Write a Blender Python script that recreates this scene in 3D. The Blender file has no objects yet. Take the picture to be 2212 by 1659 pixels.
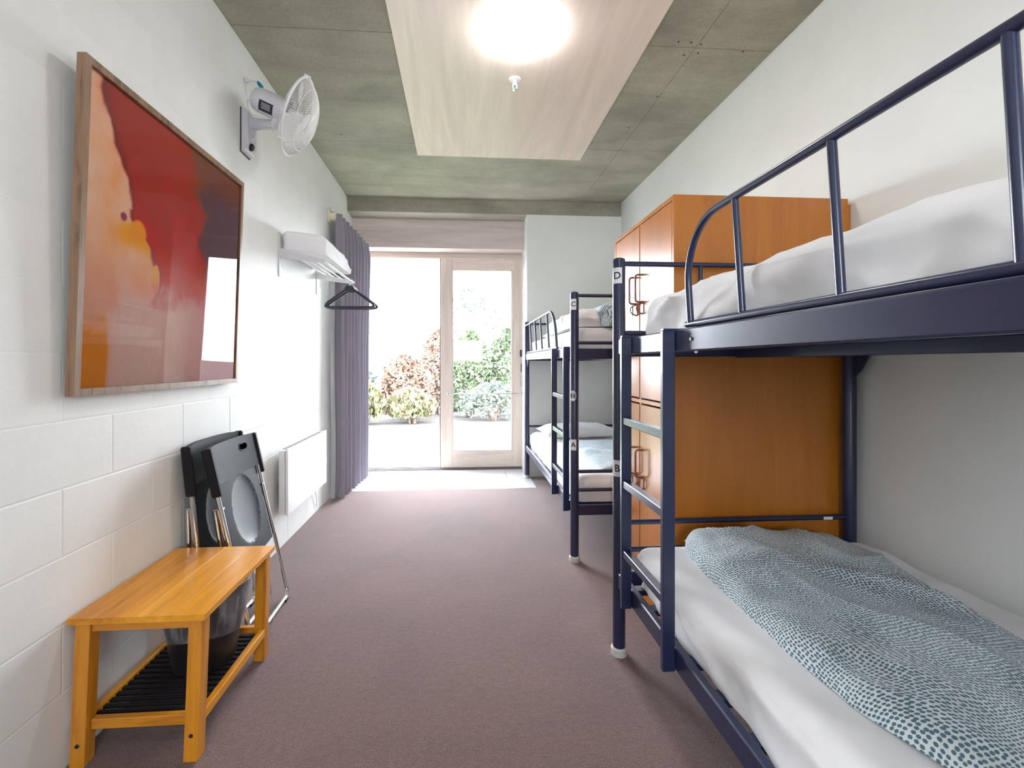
import bpy, math, random
from mathutils import Vector, Matrix, noise

random.seed(7)
C = bpy.context.scene.collection
scn = bpy.context.scene

# ------------------------------------------------------------------ camera
EYE = 1.2
YAW = math.atan(.071)
cam_d = bpy.data.cameras.new('camera')
cam = bpy.data.objects.new('camera', cam_d)
C.objects.link(cam)
cam.location = (0, 0, EYE)
cam.rotation_euler = (math.pi / 2, 0, -YAW)
cam_d.sensor_fit = 'HORIZONTAL'
cam_d.sensor_width = 36
cam_d.lens = 36 * 1000 / 2212
cam_d.shift_x = (1106 - 1067) / 2212
cam_d.shift_y = (785 - 829.5) / 2212
cam_d.clip_start = .02
cam_d.clip_end = 200
scn.camera = cam

# ------------------------------------------------------------------ world and light
w = bpy.data.worlds.new('world')
scn.world = w
w.use_nodes = True
wn = w.node_tree
bg = wn.nodes['Background']
bg.inputs[0].default_value = (.89, .95, 1.04, 1)
bg.inputs[1].default_value = 22.0

def area(name, loc, rot, sx, sy, power, col=(1, 1, 1), portal=False):
    l = bpy.data.lights.new(name, 'AREA')
    l.shape = 'RECTANGLE'
    l.size, l.size_y, l.energy, l.color = sx, sy, power, col
    if portal:
        l.cycles.is_portal = True
    o = bpy.data.objects.new(name, l)
    o.location, o.rotation_euler = loc, rot
    C.objects.link(o)
    return o
# portals in the doorway and the added fill window guide sky sampling, add no light
area('fill_window_portal', (.15, -1.82, 1.55), (math.pi / 2, 0, 0), .9, .6, 1, portal=True)
area('door_portal', (-.2, 5.42, 1.2), (-math.pi / 2, 0, 0), 2.0, 2.5, 1, portal=True)
LAMP = 24.0

scn.view_settings.view_transform = 'Standard'
scn.view_settings.look = 'None'
scn.view_settings.gamma = 1
scn.view_settings.use_curve_mapping = False
scn.view_settings.exposure = 0.64
scn.cycles.max_bounces = 10
scn.cycles.diffuse_bounces = 7
scn.cycles.glossy_bounces = 4
scn.cycles.transparent_max_bounces = 12
scn.cycles.sample_clamp_indirect = 8

# ------------------------------------------------------------------ materials
def srgb(r, g, b):
    f = lambda v: (v / 255 / 12.92) if v / 255 <= .04045 else ((v / 255 + .055) / 1.055) ** 2.4
    return (f(r), f(g), f(b), 1)

class NT:
    def __init__(s, name):
        s.m = bpy.data.materials.new(name)
        s.m.use_nodes = True
        s.t = s.m.node_tree
        s.b = s.t.nodes['Principled BSDF']
    def n(s, typ, **kw):
        x = s.t.nodes.new(typ)
        for k, v in kw.items():
            if k.startswith('i_'):
                x.inputs[k[2:].replace('_', ' ')].default_value = v
            else:
                setattr(x, k, v)
        return x
    def l(s, a, b):
        s.t.links.new(a, b)
    def coord(s, scale=(1, 1, 1), kind='Object'):
        tc = s.n('ShaderNodeTexCoord')
        mp = s.n('ShaderNodeMapping')
        mp.inputs['Scale'].default_value = scale
        s.l(tc.outputs[kind], mp.inputs[0])
        return mp.outputs[0]
    def noise(s, vec, scale, detail=4, rough=.55, dist=0):
        x = s.n('ShaderNodeTexNoise')
        x.inputs['Scale'].default_value = scale
        x.inputs['Detail'].default_value = detail
        x.inputs['Roughness'].default_value = rough
        x.inputs['Distortion'].default_value = dist
        s.l(vec, x.inputs['Vector'])
        return x.outputs['Fac']
    def ramp(s, fac, stops):
        r = s.n('ShaderNodeValToRGB')
        e = r.color_ramp.elements
        while len(e) < len(stops):
            e.new(.5)
        for k, (p, c) in enumerate(stops):
            e[k].position = p
            e[k].color = c
        s.l(fac, r.inputs[0])
        return r.outputs[0]
    def mix(s, fac, a, b, mode='MIX'):
        x = s.n('ShaderNodeMix', data_type='RGBA', blend_type=mode)
        if isinstance(fac, (int, float)): x.inputs[0].default_value = fac
        else: s.l(fac, x.inputs[0])
        for i, q in ((6, a), (7, b)):
            if isinstance(q, tuple): x.inputs[i].default_value = q
            else: s.l(q, x.inputs[i])
        return x.outputs[2]
    def bump(s, h, strength=.3, dist=.002, prev=None):
        x = s.n('ShaderNodeBump')
        x.inputs['Strength'].default_value = strength
        x.inputs['Distance'].default_value = dist
        s.l(h, x.inputs['Height'])
        if prev: s.l(prev, x.inputs['Normal'])
        s.l(x.outputs[0], s.b.inputs['Normal'])
        return x.outputs[0]

def plain(name, col, rough=.5, metal=0, nscale=0, namp=.1, bump=0, bscale=200, spec=.5, coat=0, trans=0):
    q = NT(name)
    q.b.inputs['Roughness'].default_value = rough
    q.b.inputs['Metallic'].default_value = metal
    q.b.inputs['Specular IOR Level'].default_value = spec
    q.b.inputs['Coat Weight'].default_value = coat
    v = q.coord()
    nn = q.noise(v, nscale or 6, 4)
    lo = tuple(c * (1 - namp) for c in col[:3]) + (1,)
    hi = tuple(min(1, c * (1 + namp)) for c in col[:3]) + (1,)
    q.l(q.ramp(nn, [(.3, lo), (.7, hi)]), q.b.inputs['Base Color'])
    if bump:
        q.bump(q.noise(v, bscale, 3), bump, .001)
    return q.m

M = {}
M['block'] = plain('painted_block', (.80, .81, .79, 1), .55, nscale=4, namp=.03, bump=.55, bscale=55)
M['plaster'] = plain('painted_plaster', (.80, .82, .795, 1), .6, nscale=3, namp=.03, bump=.25, bscale=90)
M['white_metal'] = plain('white_enamel', (.82, .82, .81, 1), .3, namp=.02)
M['white_plastic'] = plain('white_plastic', (.78, .78, .78, 1), .35, namp=.03)
M['cream_plastic'] = plain('cream_plastic', (.75, .70, .55, 1), .5, namp=.1)
M['grey_plastic'] = plain('grey_plastic', (.60, .59, .63, 1), .4, namp=.05)
M['black_plastic'] = plain('black_plastic', (.014, .013, .016, 1), .5, namp=.2, bump=.1, bscale=600, spec=.14)
M['seat_plastic'] = plain('seat_plastic', (.024, .026, .032, 1), .5, namp=.1, spec=.16)
M['dish_plastic'] = plain('dish_plastic', (.075, .082, .095, 1), .4, namp=.1, spec=.35)
M['navy'] = plain('navy_powder_coat', (.015, .021, .062, 1), .28, namp=.12, nscale=30, bump=.06, bscale=900, spec=.6)
M['chrome'] = plain('chrome_tube', (.62, .62, .63, 1), .16, metal=1, namp=.04)
M['steel'] = plain('brushed_steel', (.5, .5, .5, 1), .35, metal=1, namp=.05)
M['bronze'] = plain('bronze_wire', (.28, .16, .12, 1), .35, metal=.6, namp=.1)
M['foot'] = plain('off_white_rubber', (.55, .55, .50, 1), .6, namp=.08)
M['label_white'] = plain('label_paper', (.72, .73, .76, 1), .6, namp=.02)
M['ink'] = plain('label_ink', (.02, .02, .035, 1), .6, namp=.02)
M['teal'] = plain('teal_tape', (.0, .19, .30, 1), .4, namp=.1)
M['bin'] = plain('black_bin', (.012, .012, .014, 1), .4, namp=.2)
M['hanger'] = plain('hanger_plastic', (.025, .028, .045, 1), .35, namp=.1)
M['patio'] = plain('patio_concrete', (.5, .49, .47, 1), .8, nscale=3, namp=.1)
M['sill'] = plain('sill_metal', (.16, .14, .14, 1), .4, metal=.5, namp=.1)
M['tile'] = plain('floor_tile', (.56, .56, .57, 1), .3, nscale=8, namp=.06)
M['grout'] = plain('grout', (.45, .43, .42, 1), .8, namp=.1)
M['groove'] = plain('dark_groove', (.12, .05, .015, 1), .7, namp=.1)

def wood(name, base, dark, axis='y', rough=.3, scale=1.0, contrast=.5, bump=.05, coat=0.0, plank=0):
    q = NT(name)
    k = {'x': (1.2, 14, 14), 'y': (14, 1.2, 14), 'z': (14, 14, 1.2)}[axis]
    tc = q.n('ShaderNodeTexCoord')
    mp = q.n('ShaderNodeMapping')
    mp.inputs['Scale'].default_value = tuple(a * scale for a in k)
    oi = q.n('ShaderNodeObjectInfo')
    ad = q.n('ShaderNodeVectorMath', operation='ADD')
    q.l(tc.outputs['Object'], ad.inputs[0])
    if plank:
        mlt = q.n('ShaderNodeVectorMath', operation='SCALE')
        mlt.inputs['Scale'].default_value = 3
        cb = q.n('ShaderNodeCombineXYZ')
        for i in range(3): q.l(oi.outputs['Random'], cb.inputs[i])
        q.l(cb.outputs[0], mlt.inputs[0])
        q.l(mlt.outputs[0], ad.inputs[1])
    q.l(ad.outputs[0], mp.inputs[0])
    v = mp.outputs[0]
    n1 = q.noise(v, 1.0, 6, .6, 1.2)
    n2 = q.noise(v, 6.0, 3, .6)
    c = q.ramp(n1, [(.32, dark), (.5, base), (.72, tuple(min(1, x * 1.15) for x in base[:3]) + (1,))])
    d = q.ramp(n2, [(.3, (1 - contrast * .35,) * 3 + (1,)), (.6, (1, 1, 1, 1))])
    q.l(q.mix(.8, c, d, 'MULTIPLY'), q.b.inputs['Base Color'])
    q.b.inputs['Roughness'].default_value = rough
    q.b.inputs['Coat Weight'].default_value = coat
    q.b.inputs['Coat Roughness'].default_value = .2
    q.bump(n2, bump, .001)
    return q.m
M['pine'] = wood('varnished_pine', (.78, .33, .018, 1), (.54, .18, .010, 1), 'y', .3, .7, coat=.1, plank=1)
M['pine_z'] = wood('varnished_pine_upright', (.68, .27, .020, 1), (.45, .14, .010, 1), 'z', .3, coat=.3)
M['pine_x'] = wood('varnished_pine_cross', (.68, .27, .022, 1), (.45, .14, .010, 1), 'x', .3, coat=.3)
M['ply'] = wood('orange_plywood', (.46, .155, .016, 1), (.41, .13, .012, 1), 'z', .30, .6, .2, coat=.25)
M['ply_edge'] = wood('orange_plywood_edge', (.52, .21, .05, 1), (.45, .17, .03, 1), 'z', .35, .6, .2)
M['door_wood'] = wood('limed_door_wood', (.74, .63, .55, 1), (.66, .55, .47, 1), 'z', .45, .6, .25)
M['door_wood_x'] = wood('limed_door_wood_cross', (.74, .63, .55, 1), (.66, .55, .47, 1), 'x', .45, .6, .25)
M['lintel'] = wood('whitewashed_lintel', (.66, .56, .53, 1), (.56, .48, .45, 1), 'x', .55, .5, .35)
M['ceil_ply'] = wood('whitewashed_ceiling_ply', (.73, .61, .53, 1), (.67, .56, .49, 1), 'y', .35, .5, .15)
M['frame_wood'] = wood('weathered_frame', (.27, .16, .095, 1), (.12, .07, .04, 1), 'z', .35, 2.0, .6, .2)

def concrete():
    q = NT('raw_concrete')
    v = q.coord(kind='Object')
    # stains in world metres
    g = q.n('ShaderNodeNewGeometry')
    mp = q.n('ShaderNodeMapping'); mp.inputs['Scale'].default_value = (.7, 2.2, 3)
    q.l(g.outputs['Position'], mp.inputs[0])
    a = q.noise(mp.outputs[0], 1.3, 7, .62, .6)
    b = q.noise(g.outputs['Position'], 2.2, 5, .6)
    f = q.noise(g.outputs['Position'], 60, 4, .6)
    c1 = q.ramp(a, [(.28, (.29, .27, .21, 1)), (.5, (.39, .37, .295, 1)), (.74, (.48, .455, .37, 1))])
    c2 = q.ramp(b, [(.3, (.72, .72, .72, 1)), (.65, (1.0, 1.0, .98, 1))])
    c3 = q.ramp(f, [(.3, (.86, .86, .86, 1)), (.6, (1, 1, 1, 1))])
    q.l(q.mix(1, q.mix(1, c1, c2, 'MULTIPLY'), c3, 'MULTIPLY'), q.b.inputs['Base Color'])
    q.b.inputs['Roughness'].default_value = .62
    q.bump(f, .2, .001)
    return q.m
M['concrete'] = concrete()

def carpet():
    q = NT('mauve_carpet')
    g = q.n('ShaderNodeNewGeometry')
    p = g.outputs['Position']
    a = q.noise(p, 260, 3, .7)
    b = q.noise(p, 1.6, 6, .6, .4)
    d = q.noise(p, 45, 4, .7)
    c1 = q.ramp(a, [(.34, (.062, .030, .026, 1)), (.66, (.252, .138, .122, 1))])
    c2 = q.ramp(b, [(.3, (.78, .78, .78, 1)), (.65, (1.05, 1.03, 1.03, 1))])
    c3 = q.ramp(d, [(.3, (.78, .76, .76, 1)), (.65, (1.05, 1.05, 1.05, 1))])
    q.l(q.mix(1, q.mix(1, c1, c2, 'MULTIPLY'), c3, 'MULTIPLY'), q.b.inputs['Base Color'])
    q.b.inputs['Roughness'].default_value = .9
    q.b.inputs['Specular IOR Level'].default_value = .2
    q.b.inputs['Sheen Weight'].default_value = .35
    n1 = q.bump(a, .7, .004)
    q.bump(d, .3, .006, n1)
    return q.m
M['carpet'] = carpet()

def fabric(name, col, bump=.25, rough=.85, sheen=.1, weave=900):
    q = NT(name)
    v = q.coord()
    a = q.noise(v, weave, 2)
    b = q.noise(v, 7, 4)
    lo = tuple(c * .95 for c in col[:3]) + (1,)
    q.l(q.ramp(b, [(.3, lo), (.7, col)]), q.b.inputs['Base Color'])
    q.b.inputs['Roughness'].default_value = rough
    q.b.inputs['Sheen Weight'].default_value = sheen
    n1 = q.bump(a, bump, .0006)
    return q.m
M['sheet'] = fabric('white_cotton_sheet', (.81, .81, .82, 1))
M['pillow'] = fabric('white_pillow_cotton', (.82, .82, .82, 1))
M['curtain'] = fabric('grey_curtain_cloth', (.38, .35, .41, 1), rough=.75, sheen=.4)
M['lining'] = fabric('curtain_lining', (.55, .57, .57, 1))

def see_through(m, fac, col):
    nt = m.node_tree
    b = nt.nodes['Principled BSDF']; out = nt.nodes['Material Output']
    t_ = nt.nodes.new('ShaderNodeBsdfTranslucent'); t_.inputs[0].default_value = col
    x = nt.nodes.new('ShaderNodeMixShader'); x.inputs[0].default_value = fac
    nt.links.new(b.outputs[0], x.inputs[1]); nt.links.new(t_.outputs[0], x.inputs[2]); nt.links.new(x.outputs[0], out.inputs[0])
see_through(M['curtain'], .3, (.30, .27, .36, 1))
see_through(M['lining'], .4, (.6, .62, .62, 1))

def dotted():
    q = NT('teal_dotted_cotton')
    tc = q.n('ShaderNodeTexCoord')
    p = tc.outputs['Object']
    nz = q.n('ShaderNodeTexNoise'); nz.inputs['Scale'].default_value = 3.2; nz.inputs['Detail'].default_value = 1
    q.l(p, nz.inputs['Vector'])
    sb = q.n('ShaderNodeVectorMath', operation='SUBTRACT'); sb.inputs[1].default_value = (.5, .5, .5)
    q.l(nz.outputs['Color'], sb.inputs[0])
    sc = q.n('ShaderNodeVectorMath', operation='SCALE'); sc.inputs['Scale'].default_value = .16
    q.l(sb.outputs[0], sc.inputs[0])
    ad = q.n('ShaderNodeVectorMath', operation='ADD'); q.l(p, ad.inputs[0]); q.l(sc.outputs[0], ad.inputs[1])
    sx = q.n('ShaderNodeSeparateXYZ'); q.l(ad.outputs[0], sx.inputs[0])
    mz = q.n('ShaderNodeMath', operation='MULTIPLY_ADD'); mz.inputs[1].default_value = .8; q.l(sx.outputs[2], mz.inputs[0]); q.l(sx.outputs[0], mz.inputs[2])
    my = q.n('ShaderNodeMath', operation='MULTIPLY_ADD'); my.inputs[1].default_value = .4; q.l(sx.outputs[2], my.inputs[0]); q.l(sx.outputs[1], my.inputs[2])
    fl = q.n('ShaderNodeCombineXYZ'); q.l(mz.outputs[0], fl.inputs[0]); q.l(my.outputs[0], fl.inputs[1])
    vo = q.n('ShaderNodeTexVoronoi'); vo.voronoi_dimensions = '2D'; vo.inputs['Scale'].default_value = 112; vo.inputs['Randomness'].default_value = .34
    q.l(fl.outputs[0], vo.inputs['Vector'])
    big = q.noise(p, 9, 3)
    th = q.n('ShaderNodeMath', operation='MULTIPLY_ADD'); th.inputs[1].default_value = -.22; th.inputs[2].default_value = .10
    q.l(big, th.inputs[0])
    sm = q.n('ShaderNodeMath', operation='ADD'); q.l(vo.outputs['Distance'], sm.inputs[0]); q.l(th.outputs[0], sm.inputs[1])
    c = q.ramp(sm.outputs[0], [(.30, (.085, .16, .21, 1)), (.40, (.68, .75, .76, 1))])
    q.l(c, q.b.inputs['Base Color'])
    q.b.inputs['Roughness'].default_value = .85
    q.b.inputs['Sheen Weight'].default_value = .1
    return q.m
M['dotted'] = dotted()

def glass(name, rough=0.0, tint=(1, 1, 1, 1), base=.0, ior=1.5):
    q = NT(name)
    q.t.nodes.remove(q.b)
    out = q.t.nodes['Material Output']
    tr = q.n('ShaderNodeBsdfTransparent'); tr.inputs[0].default_value = tint
    gl = q.n('ShaderNodeBsdfGlossy'); gl.inputs['Roughness'].default_value = rough
    fr = q.n('ShaderNodeFresnel'); fr.inputs['IOR'].default_value = ior
    ad = q.n('ShaderNodeMath', operation='ADD'); ad.inputs[1].default_value = base
    q.l(fr.outputs[0], ad.inputs[0])
    mx = q.n('ShaderNodeMixShader')
    q.l(ad.outputs[0], mx.inputs[0]); q.l(tr.outputs[0], mx.inputs[1]); q.l(gl.outputs[0], mx.inputs[2])
    q.l(mx.outputs[0], out.inputs[0])
    return q.m
M['glass'] = glass('window_glass', tint=(.97, .98, .98, 1))
M['picture_glass'] = glass('picture_glass', .0, base=.0, ior=1.27)

def liner():
    q = NT('clear_bin_liner')
    q.t.nodes.remove(q.b)
    out = q.t.nodes['Material Output']
    tr = q.n('ShaderNodeBsdfTransparent'); tr.inputs[0].default_value = (.9, .9, .92, 1)
    gl = q.n('ShaderNodeBsdfPrincipled'); gl.inputs['Roughness'].default_value = .2
    gl.inputs['Base Color'].default_value = (.40, .40, .43, 1)
    mx = q.n('ShaderNodeMixShader')
    n = q.noise(q.coord((1, 1, .3)), 30, 4)
    r = q.ramp(n, [(.42, (.18, .18, .18, 1)), (.7, (.7, .7, .7, 1))])
    q.l(r, mx.inputs[0]); q.l(tr.outputs[0], mx.inputs[1]); q.l(gl.outputs[0], mx.inputs[2])
    q.l(mx.outputs[0], out.inputs[0])
    return q.m
M['liner'] = liner()

def emit(name, col, s):
    q = NT(name)
    q.b.inputs['Base Color'].default_value = col
    q.b.inputs['Emission Color'].default_value = col
    q.b.inputs['Emission Strength'].default_value = s
    return q.m
M['lamp'] = emit('lit_opal_glass', (.97, .99, 1.0, 1), LAMP)

def leaf(name, c1, c2):
    q = NT(name)
    oi = q.n('ShaderNodeNewGeometry')
    q.l(q.ramp(q.noise(oi.outputs['Position'], 7, 3), [(.35, c1), (.65, c2)]), q.b.inputs['Base Color'])
    q.b.inputs['Roughness'].default_value = .6
    return q.m
M['leaf_green'] = leaf('green_leaves', (.06, .09, .04, 1), (.14, .17, .09, 1))
M['leaf_pink'] = leaf('russet_leaves', (.16, .08, .065, 1), (.22, .16, .10, 1))
M['leaf_grey'] = leaf('grey_green_leaves', (.08, .11, .09, 1), (.20, .23, .19, 1))
M['leaf_yellow'] = leaf('straw_grass_leaves', (.10, .11, .05, 1), (.17, .13, .08, 1))
M['stem'] = plain('shrub_stem', (.13, .09, .07, 1), .8)
M['soil'] = plain('garden_soil', (.045, .036, .03, 1), .9, namp=.3)
q = NT('lawn_grass')
q.l(q.ramp(q.noise(q.coord(), 9, 6), [(.3, (.045, .075, .022, 1)), (.7, (.065, .105, .035, 1))]), q.b.inputs['Base Color'])
q.b.inputs['Roughness'].default_value = .9
M['lawn'] = q.m

# ------------------------------------------------------------------ mesh helpers
class MB:
    def __init__(s): s.v = []; s.f = []; s.mi = []
    def add(s, vs, fs, mi=0):
        o = len(s.v)
        s.v += [Vector(p) for p in vs]
        s.f += [tuple(i + o for i in f) for f in fs]
        s.mi += [mi] * len(fs)
        return s
    def box(s, x0, x1, y0, y1, z0, z1, mi=0, ch=0):
        if ch:
            return s.cbox(x0, x1, y0, y1, z0, z1, ch, mi)
        vs = [(x, y, z) for z in (z0, z1) for y in (y0, y1) for x in (x0, x1)]
        return s.add(vs, [(0, 2, 3, 1), (4, 5, 7, 6), (0, 1, 5, 4), (2, 6, 7, 3), (0, 4, 6, 2), (1, 3, 7, 5)], mi)
    def cbox(s, x0, x1, y0, y1, z0, z1, c, mi=0):
        # chamfered box: 24 vertices
        lo = (x0, y0, z0); hi = (x1, y1, z1)
        vs = []; idx = {}
        for sx in (0, 1):
            for sy in (0, 1):
                for sz in (0, 1):
                    sg = (sx, sy, sz)
                    for ax in range(3):
                        p = []
                        for k in range(3):
                            e = hi[k] if sg[k] else lo[k]
                            if k != ax: e += -c if sg[k] else c
                            p.append(e)
                        idx[(sx, sy, sz, ax)] = len(vs); vs.append(tuple(p))
        fs = []
        for ax in range(3):
            a, b = [k for k in range(3) if k != ax]
            for sd in (0, 1):
                q = []
                for (u, v) in ((0, 0), (1, 0), (1, 1), (0, 1)):
                    sg = [0, 0, 0]; sg[ax] = sd; sg[a] = u; sg[b] = v
                    q.append(idx[(*sg, ax)])
                fs.append(tuple(q))
            # edges parallel to ax
            for u in (0, 1):
                for v in (0, 1):
                    q = []
                    for (e, k) in ((0, a), (1, a), (1, b), (0, b)):
                        sg = [0, 0, 0]; sg[ax] = e; sg[a] = u; sg[b] = v
                        q.append(idx[(*sg, k)])
                    fs.append(tuple(q))
        for sx in (0, 1):
            for sy in (0, 1):
                for sz in (0, 1):
                    fs.append(tuple(idx[(sx, sy, sz, k)] for k in range(3)))
        # orient outward
        cen = Vector([(lo[k] + hi[k]) / 2 for k in range(3)])
        out = []
        for f in fs:
            p = [Vector(vs[i]) for i in f]
            n = (p[1] - p[0]).cross(p[2] - p[0])
            m = sum(p, Vector()) / len(p) - cen
            out.append(f if n.dot(m) > 0 else tuple(reversed(f)))
        return s.add(vs, out, mi)
    def tube(s, pts, r, n=12, mi=0, cap=True, closed=False):
        pts = [Vector(p) for p in pts]
        rs = r if isinstance(r, (list, tuple)) else [r] * len(pts)
        N = len(pts); vs = []; prev = None
        for i, p in enumerate(pts):
            if closed: t = pts[(i + 1) % N] - pts[i - 1]
            else: t = pts[min(i + 1, N - 1)] - pts[max(i - 1, 0)]
            t.normalize()
            if prev is None:
                a = Vector((0, 0, 1)) if abs(t.z) < .9 else Vector((1, 0, 0))
                u = t.cross(a).normalized()
            else:
                u = (prev - t * prev.dot(t)).normalized()
            prev = u
            v = t.cross(u)
            for k in range(n):
                an = 2 * math.pi * k / n
                vs.append(p + (u * math.cos(an) + v * math.sin(an)) * rs[i])
        fs = []
        for i in range(N if closed else N - 1):
            j = (i + 1) % N
            for k in range(n):
                l = (k + 1) % n
                fs.append((i * n + k, j * n + k, j * n + l, i * n + l))
        if cap and not closed:
            fs.append(tuple(range(n)))
            fs.append(tuple(reversed(range((N - 1) * n, N * n))))
        return s.add(vs, [tuple(reversed(f)) for f in fs], mi)
    def lathe(s, prof, cen=(0, 0, 0), ax=(0, 0, 1), n=32, mi=0, cap=True):
        ax = Vector(ax).normalized()
        a = Vector((0, 0, 1)) if abs(ax.z) < .9 else Vector((1, 0, 0))
        u = ax.cross(a).normalized(); v = ax.cross(u)
        cen = Vector(cen); vs = []
        for (r, h) in prof:
            for k in range(n):
                an = 2 * math.pi * k / n
                vs.append(cen + ax * h + (u * math.cos(an) + v * math.sin(an)) * r)
        fs = []
        for i in range(len(prof) - 1):
            for k in range(n):
                l = (k + 1) % n
                fs.append((i * n + k, i * n + l, (i + 1) * n + l, (i + 1) * n + k))
        if cap:
            if prof[0][0] > 1e-4: fs.append(tuple(reversed(range(n))))
            if prof[-1][0] > 1e-4: fs.append(tuple(range((len(prof) - 1) * n, len(prof) * n)))
        return s.add(vs, fs, mi)
    def grid(s, fn, nu, nv, mi=0, flip=False):
        vs = [fn(i / nu, j / nv) for i in range(nu + 1) for j in range(nv + 1)]
        fs = []
        for i in range(nu):
            for j in range(nv):
                a = i * (nv + 1) + j
                f = (a, a + nv + 1, a + nv + 2, a + 1)
                fs.append(tuple(reversed(f)) if flip else f)
        return s.add(vs, fs, mi)

ORG = {}
def obj(name, mb, mat, parent=None, smooth=None, local=False, fix=False):
    """one mesh object; vertices are given in the world unless local, and stored relative to the parent"""
    me = bpy.data.meshes.new(name)
    vs = [v.copy() for v in mb.v]
    loc = Vector()
    if parent is not None and not local:
        off = ORG.get(parent.name, Vector())
        vs = [v - off for v in vs]
    elif parent is None and not local:
        lo = Vector([min(v[k] for v in vs) for k in range(3)]); hi = Vector([max(v[k] for v in vs) for k in range(3)])
        loc = Vector(((lo.x + hi.x) / 2, (lo.y + hi.y) / 2, lo.z))
        vs = [v - loc for v in vs]
    me.from_pydata(vs, [], mb.f)
    mats = mat if isinstance(mat, (list, tuple)) else [mat]
    for m in mats: me.materials.append(m)
    if len(mats) > 1:
        me.polygons.foreach_set('material_index', mb.mi)
    if fix:
        import bmesh
        b = bmesh.new(); b.from_mesh(me)
        bmesh.ops.remove_doubles(b, verts=b.verts, dist=1e-5)
        bmesh.ops.recalc_face_normals(b, faces=b.faces)
        b.to_mesh(me); b.free()
    if smooth:
        me.polygons.foreach_set('use_smooth', [True] * len(me.polygons))
        me.set_sharp_from_angle(angle=math.radians(smooth))
    me.update()
    o = bpy.data.objects.new(name, me)
    C.objects.link(o)
    if parent is not None:
        o.parent = parent
        ORG[o.name] = ORG.get(parent.name, Vector()) if not local else Vector()
    else:
        o.location = loc
        ORG[o.name] = loc
    return o
def thing(name, label, cat, loc, group=None, rot=None):
    o = bpy.data.objects.new(name, None)
    C.objects.link(o)
    o.empty_display_size = .1
    o.location = loc
    if rot: o.rotation_euler = rot
    ORG[o.name] = Vector(loc)
    tag(o, label, cat, group)
    return o
def tag(o, label, cat, group=None, kind=None):
    o['label'] = label
    o['category'] = cat
    if group: o['group'] = group
    if kind: o['kind'] = kind
    return o
def struct(o):
    o['kind'] = 'structure'
    return o
def dup(o, parent, loc):
    c = o.copy(); C.objects.link(c); c.parent = parent; c.location = loc
    return c
def arc(c, r, a0, a1, n, plane='xz', third=0):
    out = []
    for i in range(n + 1):
        a = a0 + (a1 - a0) * i / n
        p, q = c[0] + r * math.cos(a), c[1] + r * math.sin(a)
        out.append({'xz': (p, third, q), 'xy': (p, q, third), 'yz': (third, p, q)}[plane])
    return out
def fillet(pts, r, n=5):
    """round the inner corners of a polyline"""
    pts = [Vector(p) for p in pts]
    out = [pts[0]]
    for i in range(1, len(pts) - 1):
        p = pts[i]; a = (pts[i - 1] - p); b = (pts[i + 1] - p)
        d = min(r, a.length * .49, b.length * .49)
        p0 = p + a.normalized() * d; p1 = p + b.normalized() * d
        for k in range(n + 1):
            t = k / n
            out.append(p0 * (1 - t) ** 2 + p * 2 * t * (1 - t) + p1 * t * t)
    out.append(pts[-1])
    return out
def fbm(p, o=4):
    return noise.fractal(Vector(p), 1.0, 2.0, o)
def S(a, b, x):
    x = max(0, min(1, (x - a) / (b - a))); return x * x * (3 - 2 * x)
def ridge(p):
    return 1 - abs(noise.noise(Vector(p)))

XL, XR, H = -1.17, 1.715, 2.92
YB, YW, YD = -1.8, 4.86, 5.27   # wall behind the camera, end wall face, door plane

# ------------------------------------------------------------------ structure
# floor: carpet
m = MB().box(XL - .2, XR + .2, YB - .2, 4.42, -.12, 0)
m.box(.73, XR + .2, 4.42, YD + .15, -.12, 0)
floor = struct(obj('floor', m, M['carpet']))
m = MB().box(XL - .2, .73, 4.42, YD + .15, -.12, -.004)
gb = obj('grout_bed', m, M['grout'], floor)
tx = [XL, -.735, -.125, .485, .73]
ty = [4.42, 4.80, 5.20]
for i in range(4):
    for j in range(2):
        obj('tile', MB().box(tx[i] + .002, tx[i + 1] - .002, ty[j] + .002, ty[j + 1] - .002, -.006, .001 + .0006 * ((i + j) % 2), ch=.0015), M['tile'], floor)

# left wall of painted blocks
wl = struct(obj('wall_left', MB().box(XL - .25, XL - .003, YB - .2, YD + .12, -.12, H + .3), M['block']))
PB, CH = .395, .2
bm_ = {}
def blockmesh(L, h, soft):
    k = (round(L, 3), round(h, 3), soft)
    if k not in bm_:
        me = bpy.data.meshes.new('block')
        c = .005
        b = MB()
        g = .0
        y0, y1, z0, z1 = g, L - g, g, h - g
        dp = -.0004 if soft else -.0011
        vs = [(-.006, y0, z0), (-.006, y1, z0), (-.006, y1, z1), (-.006, y0, z1),
              (dp, y0, z0), (dp, y1, z0), (dp, y1, z1), (dp, y0, z1),
              (0, y0 + c, z0 + c), (0, y1 - c, z0 + c), (0, y1 - c, z1 - c), (0, y0 + c, z1 - c)]
        fs = [(8, 9, 10, 11)]
        for a in (0, 4):
            for i in range(4):
                j = (i + 1) % 4
                fs.append((a + i, a + j, a + 4 + j, a + 4 + i))
        me.from_pydata(vs, [], fs)
        me.materials.append(M['block'])
        bm_[k] = me
    return bm_[k]
k = 0
z = -.0
zc = [0] + [.03 + .2 * i for i in range(1, 15)] + [H]
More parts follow.
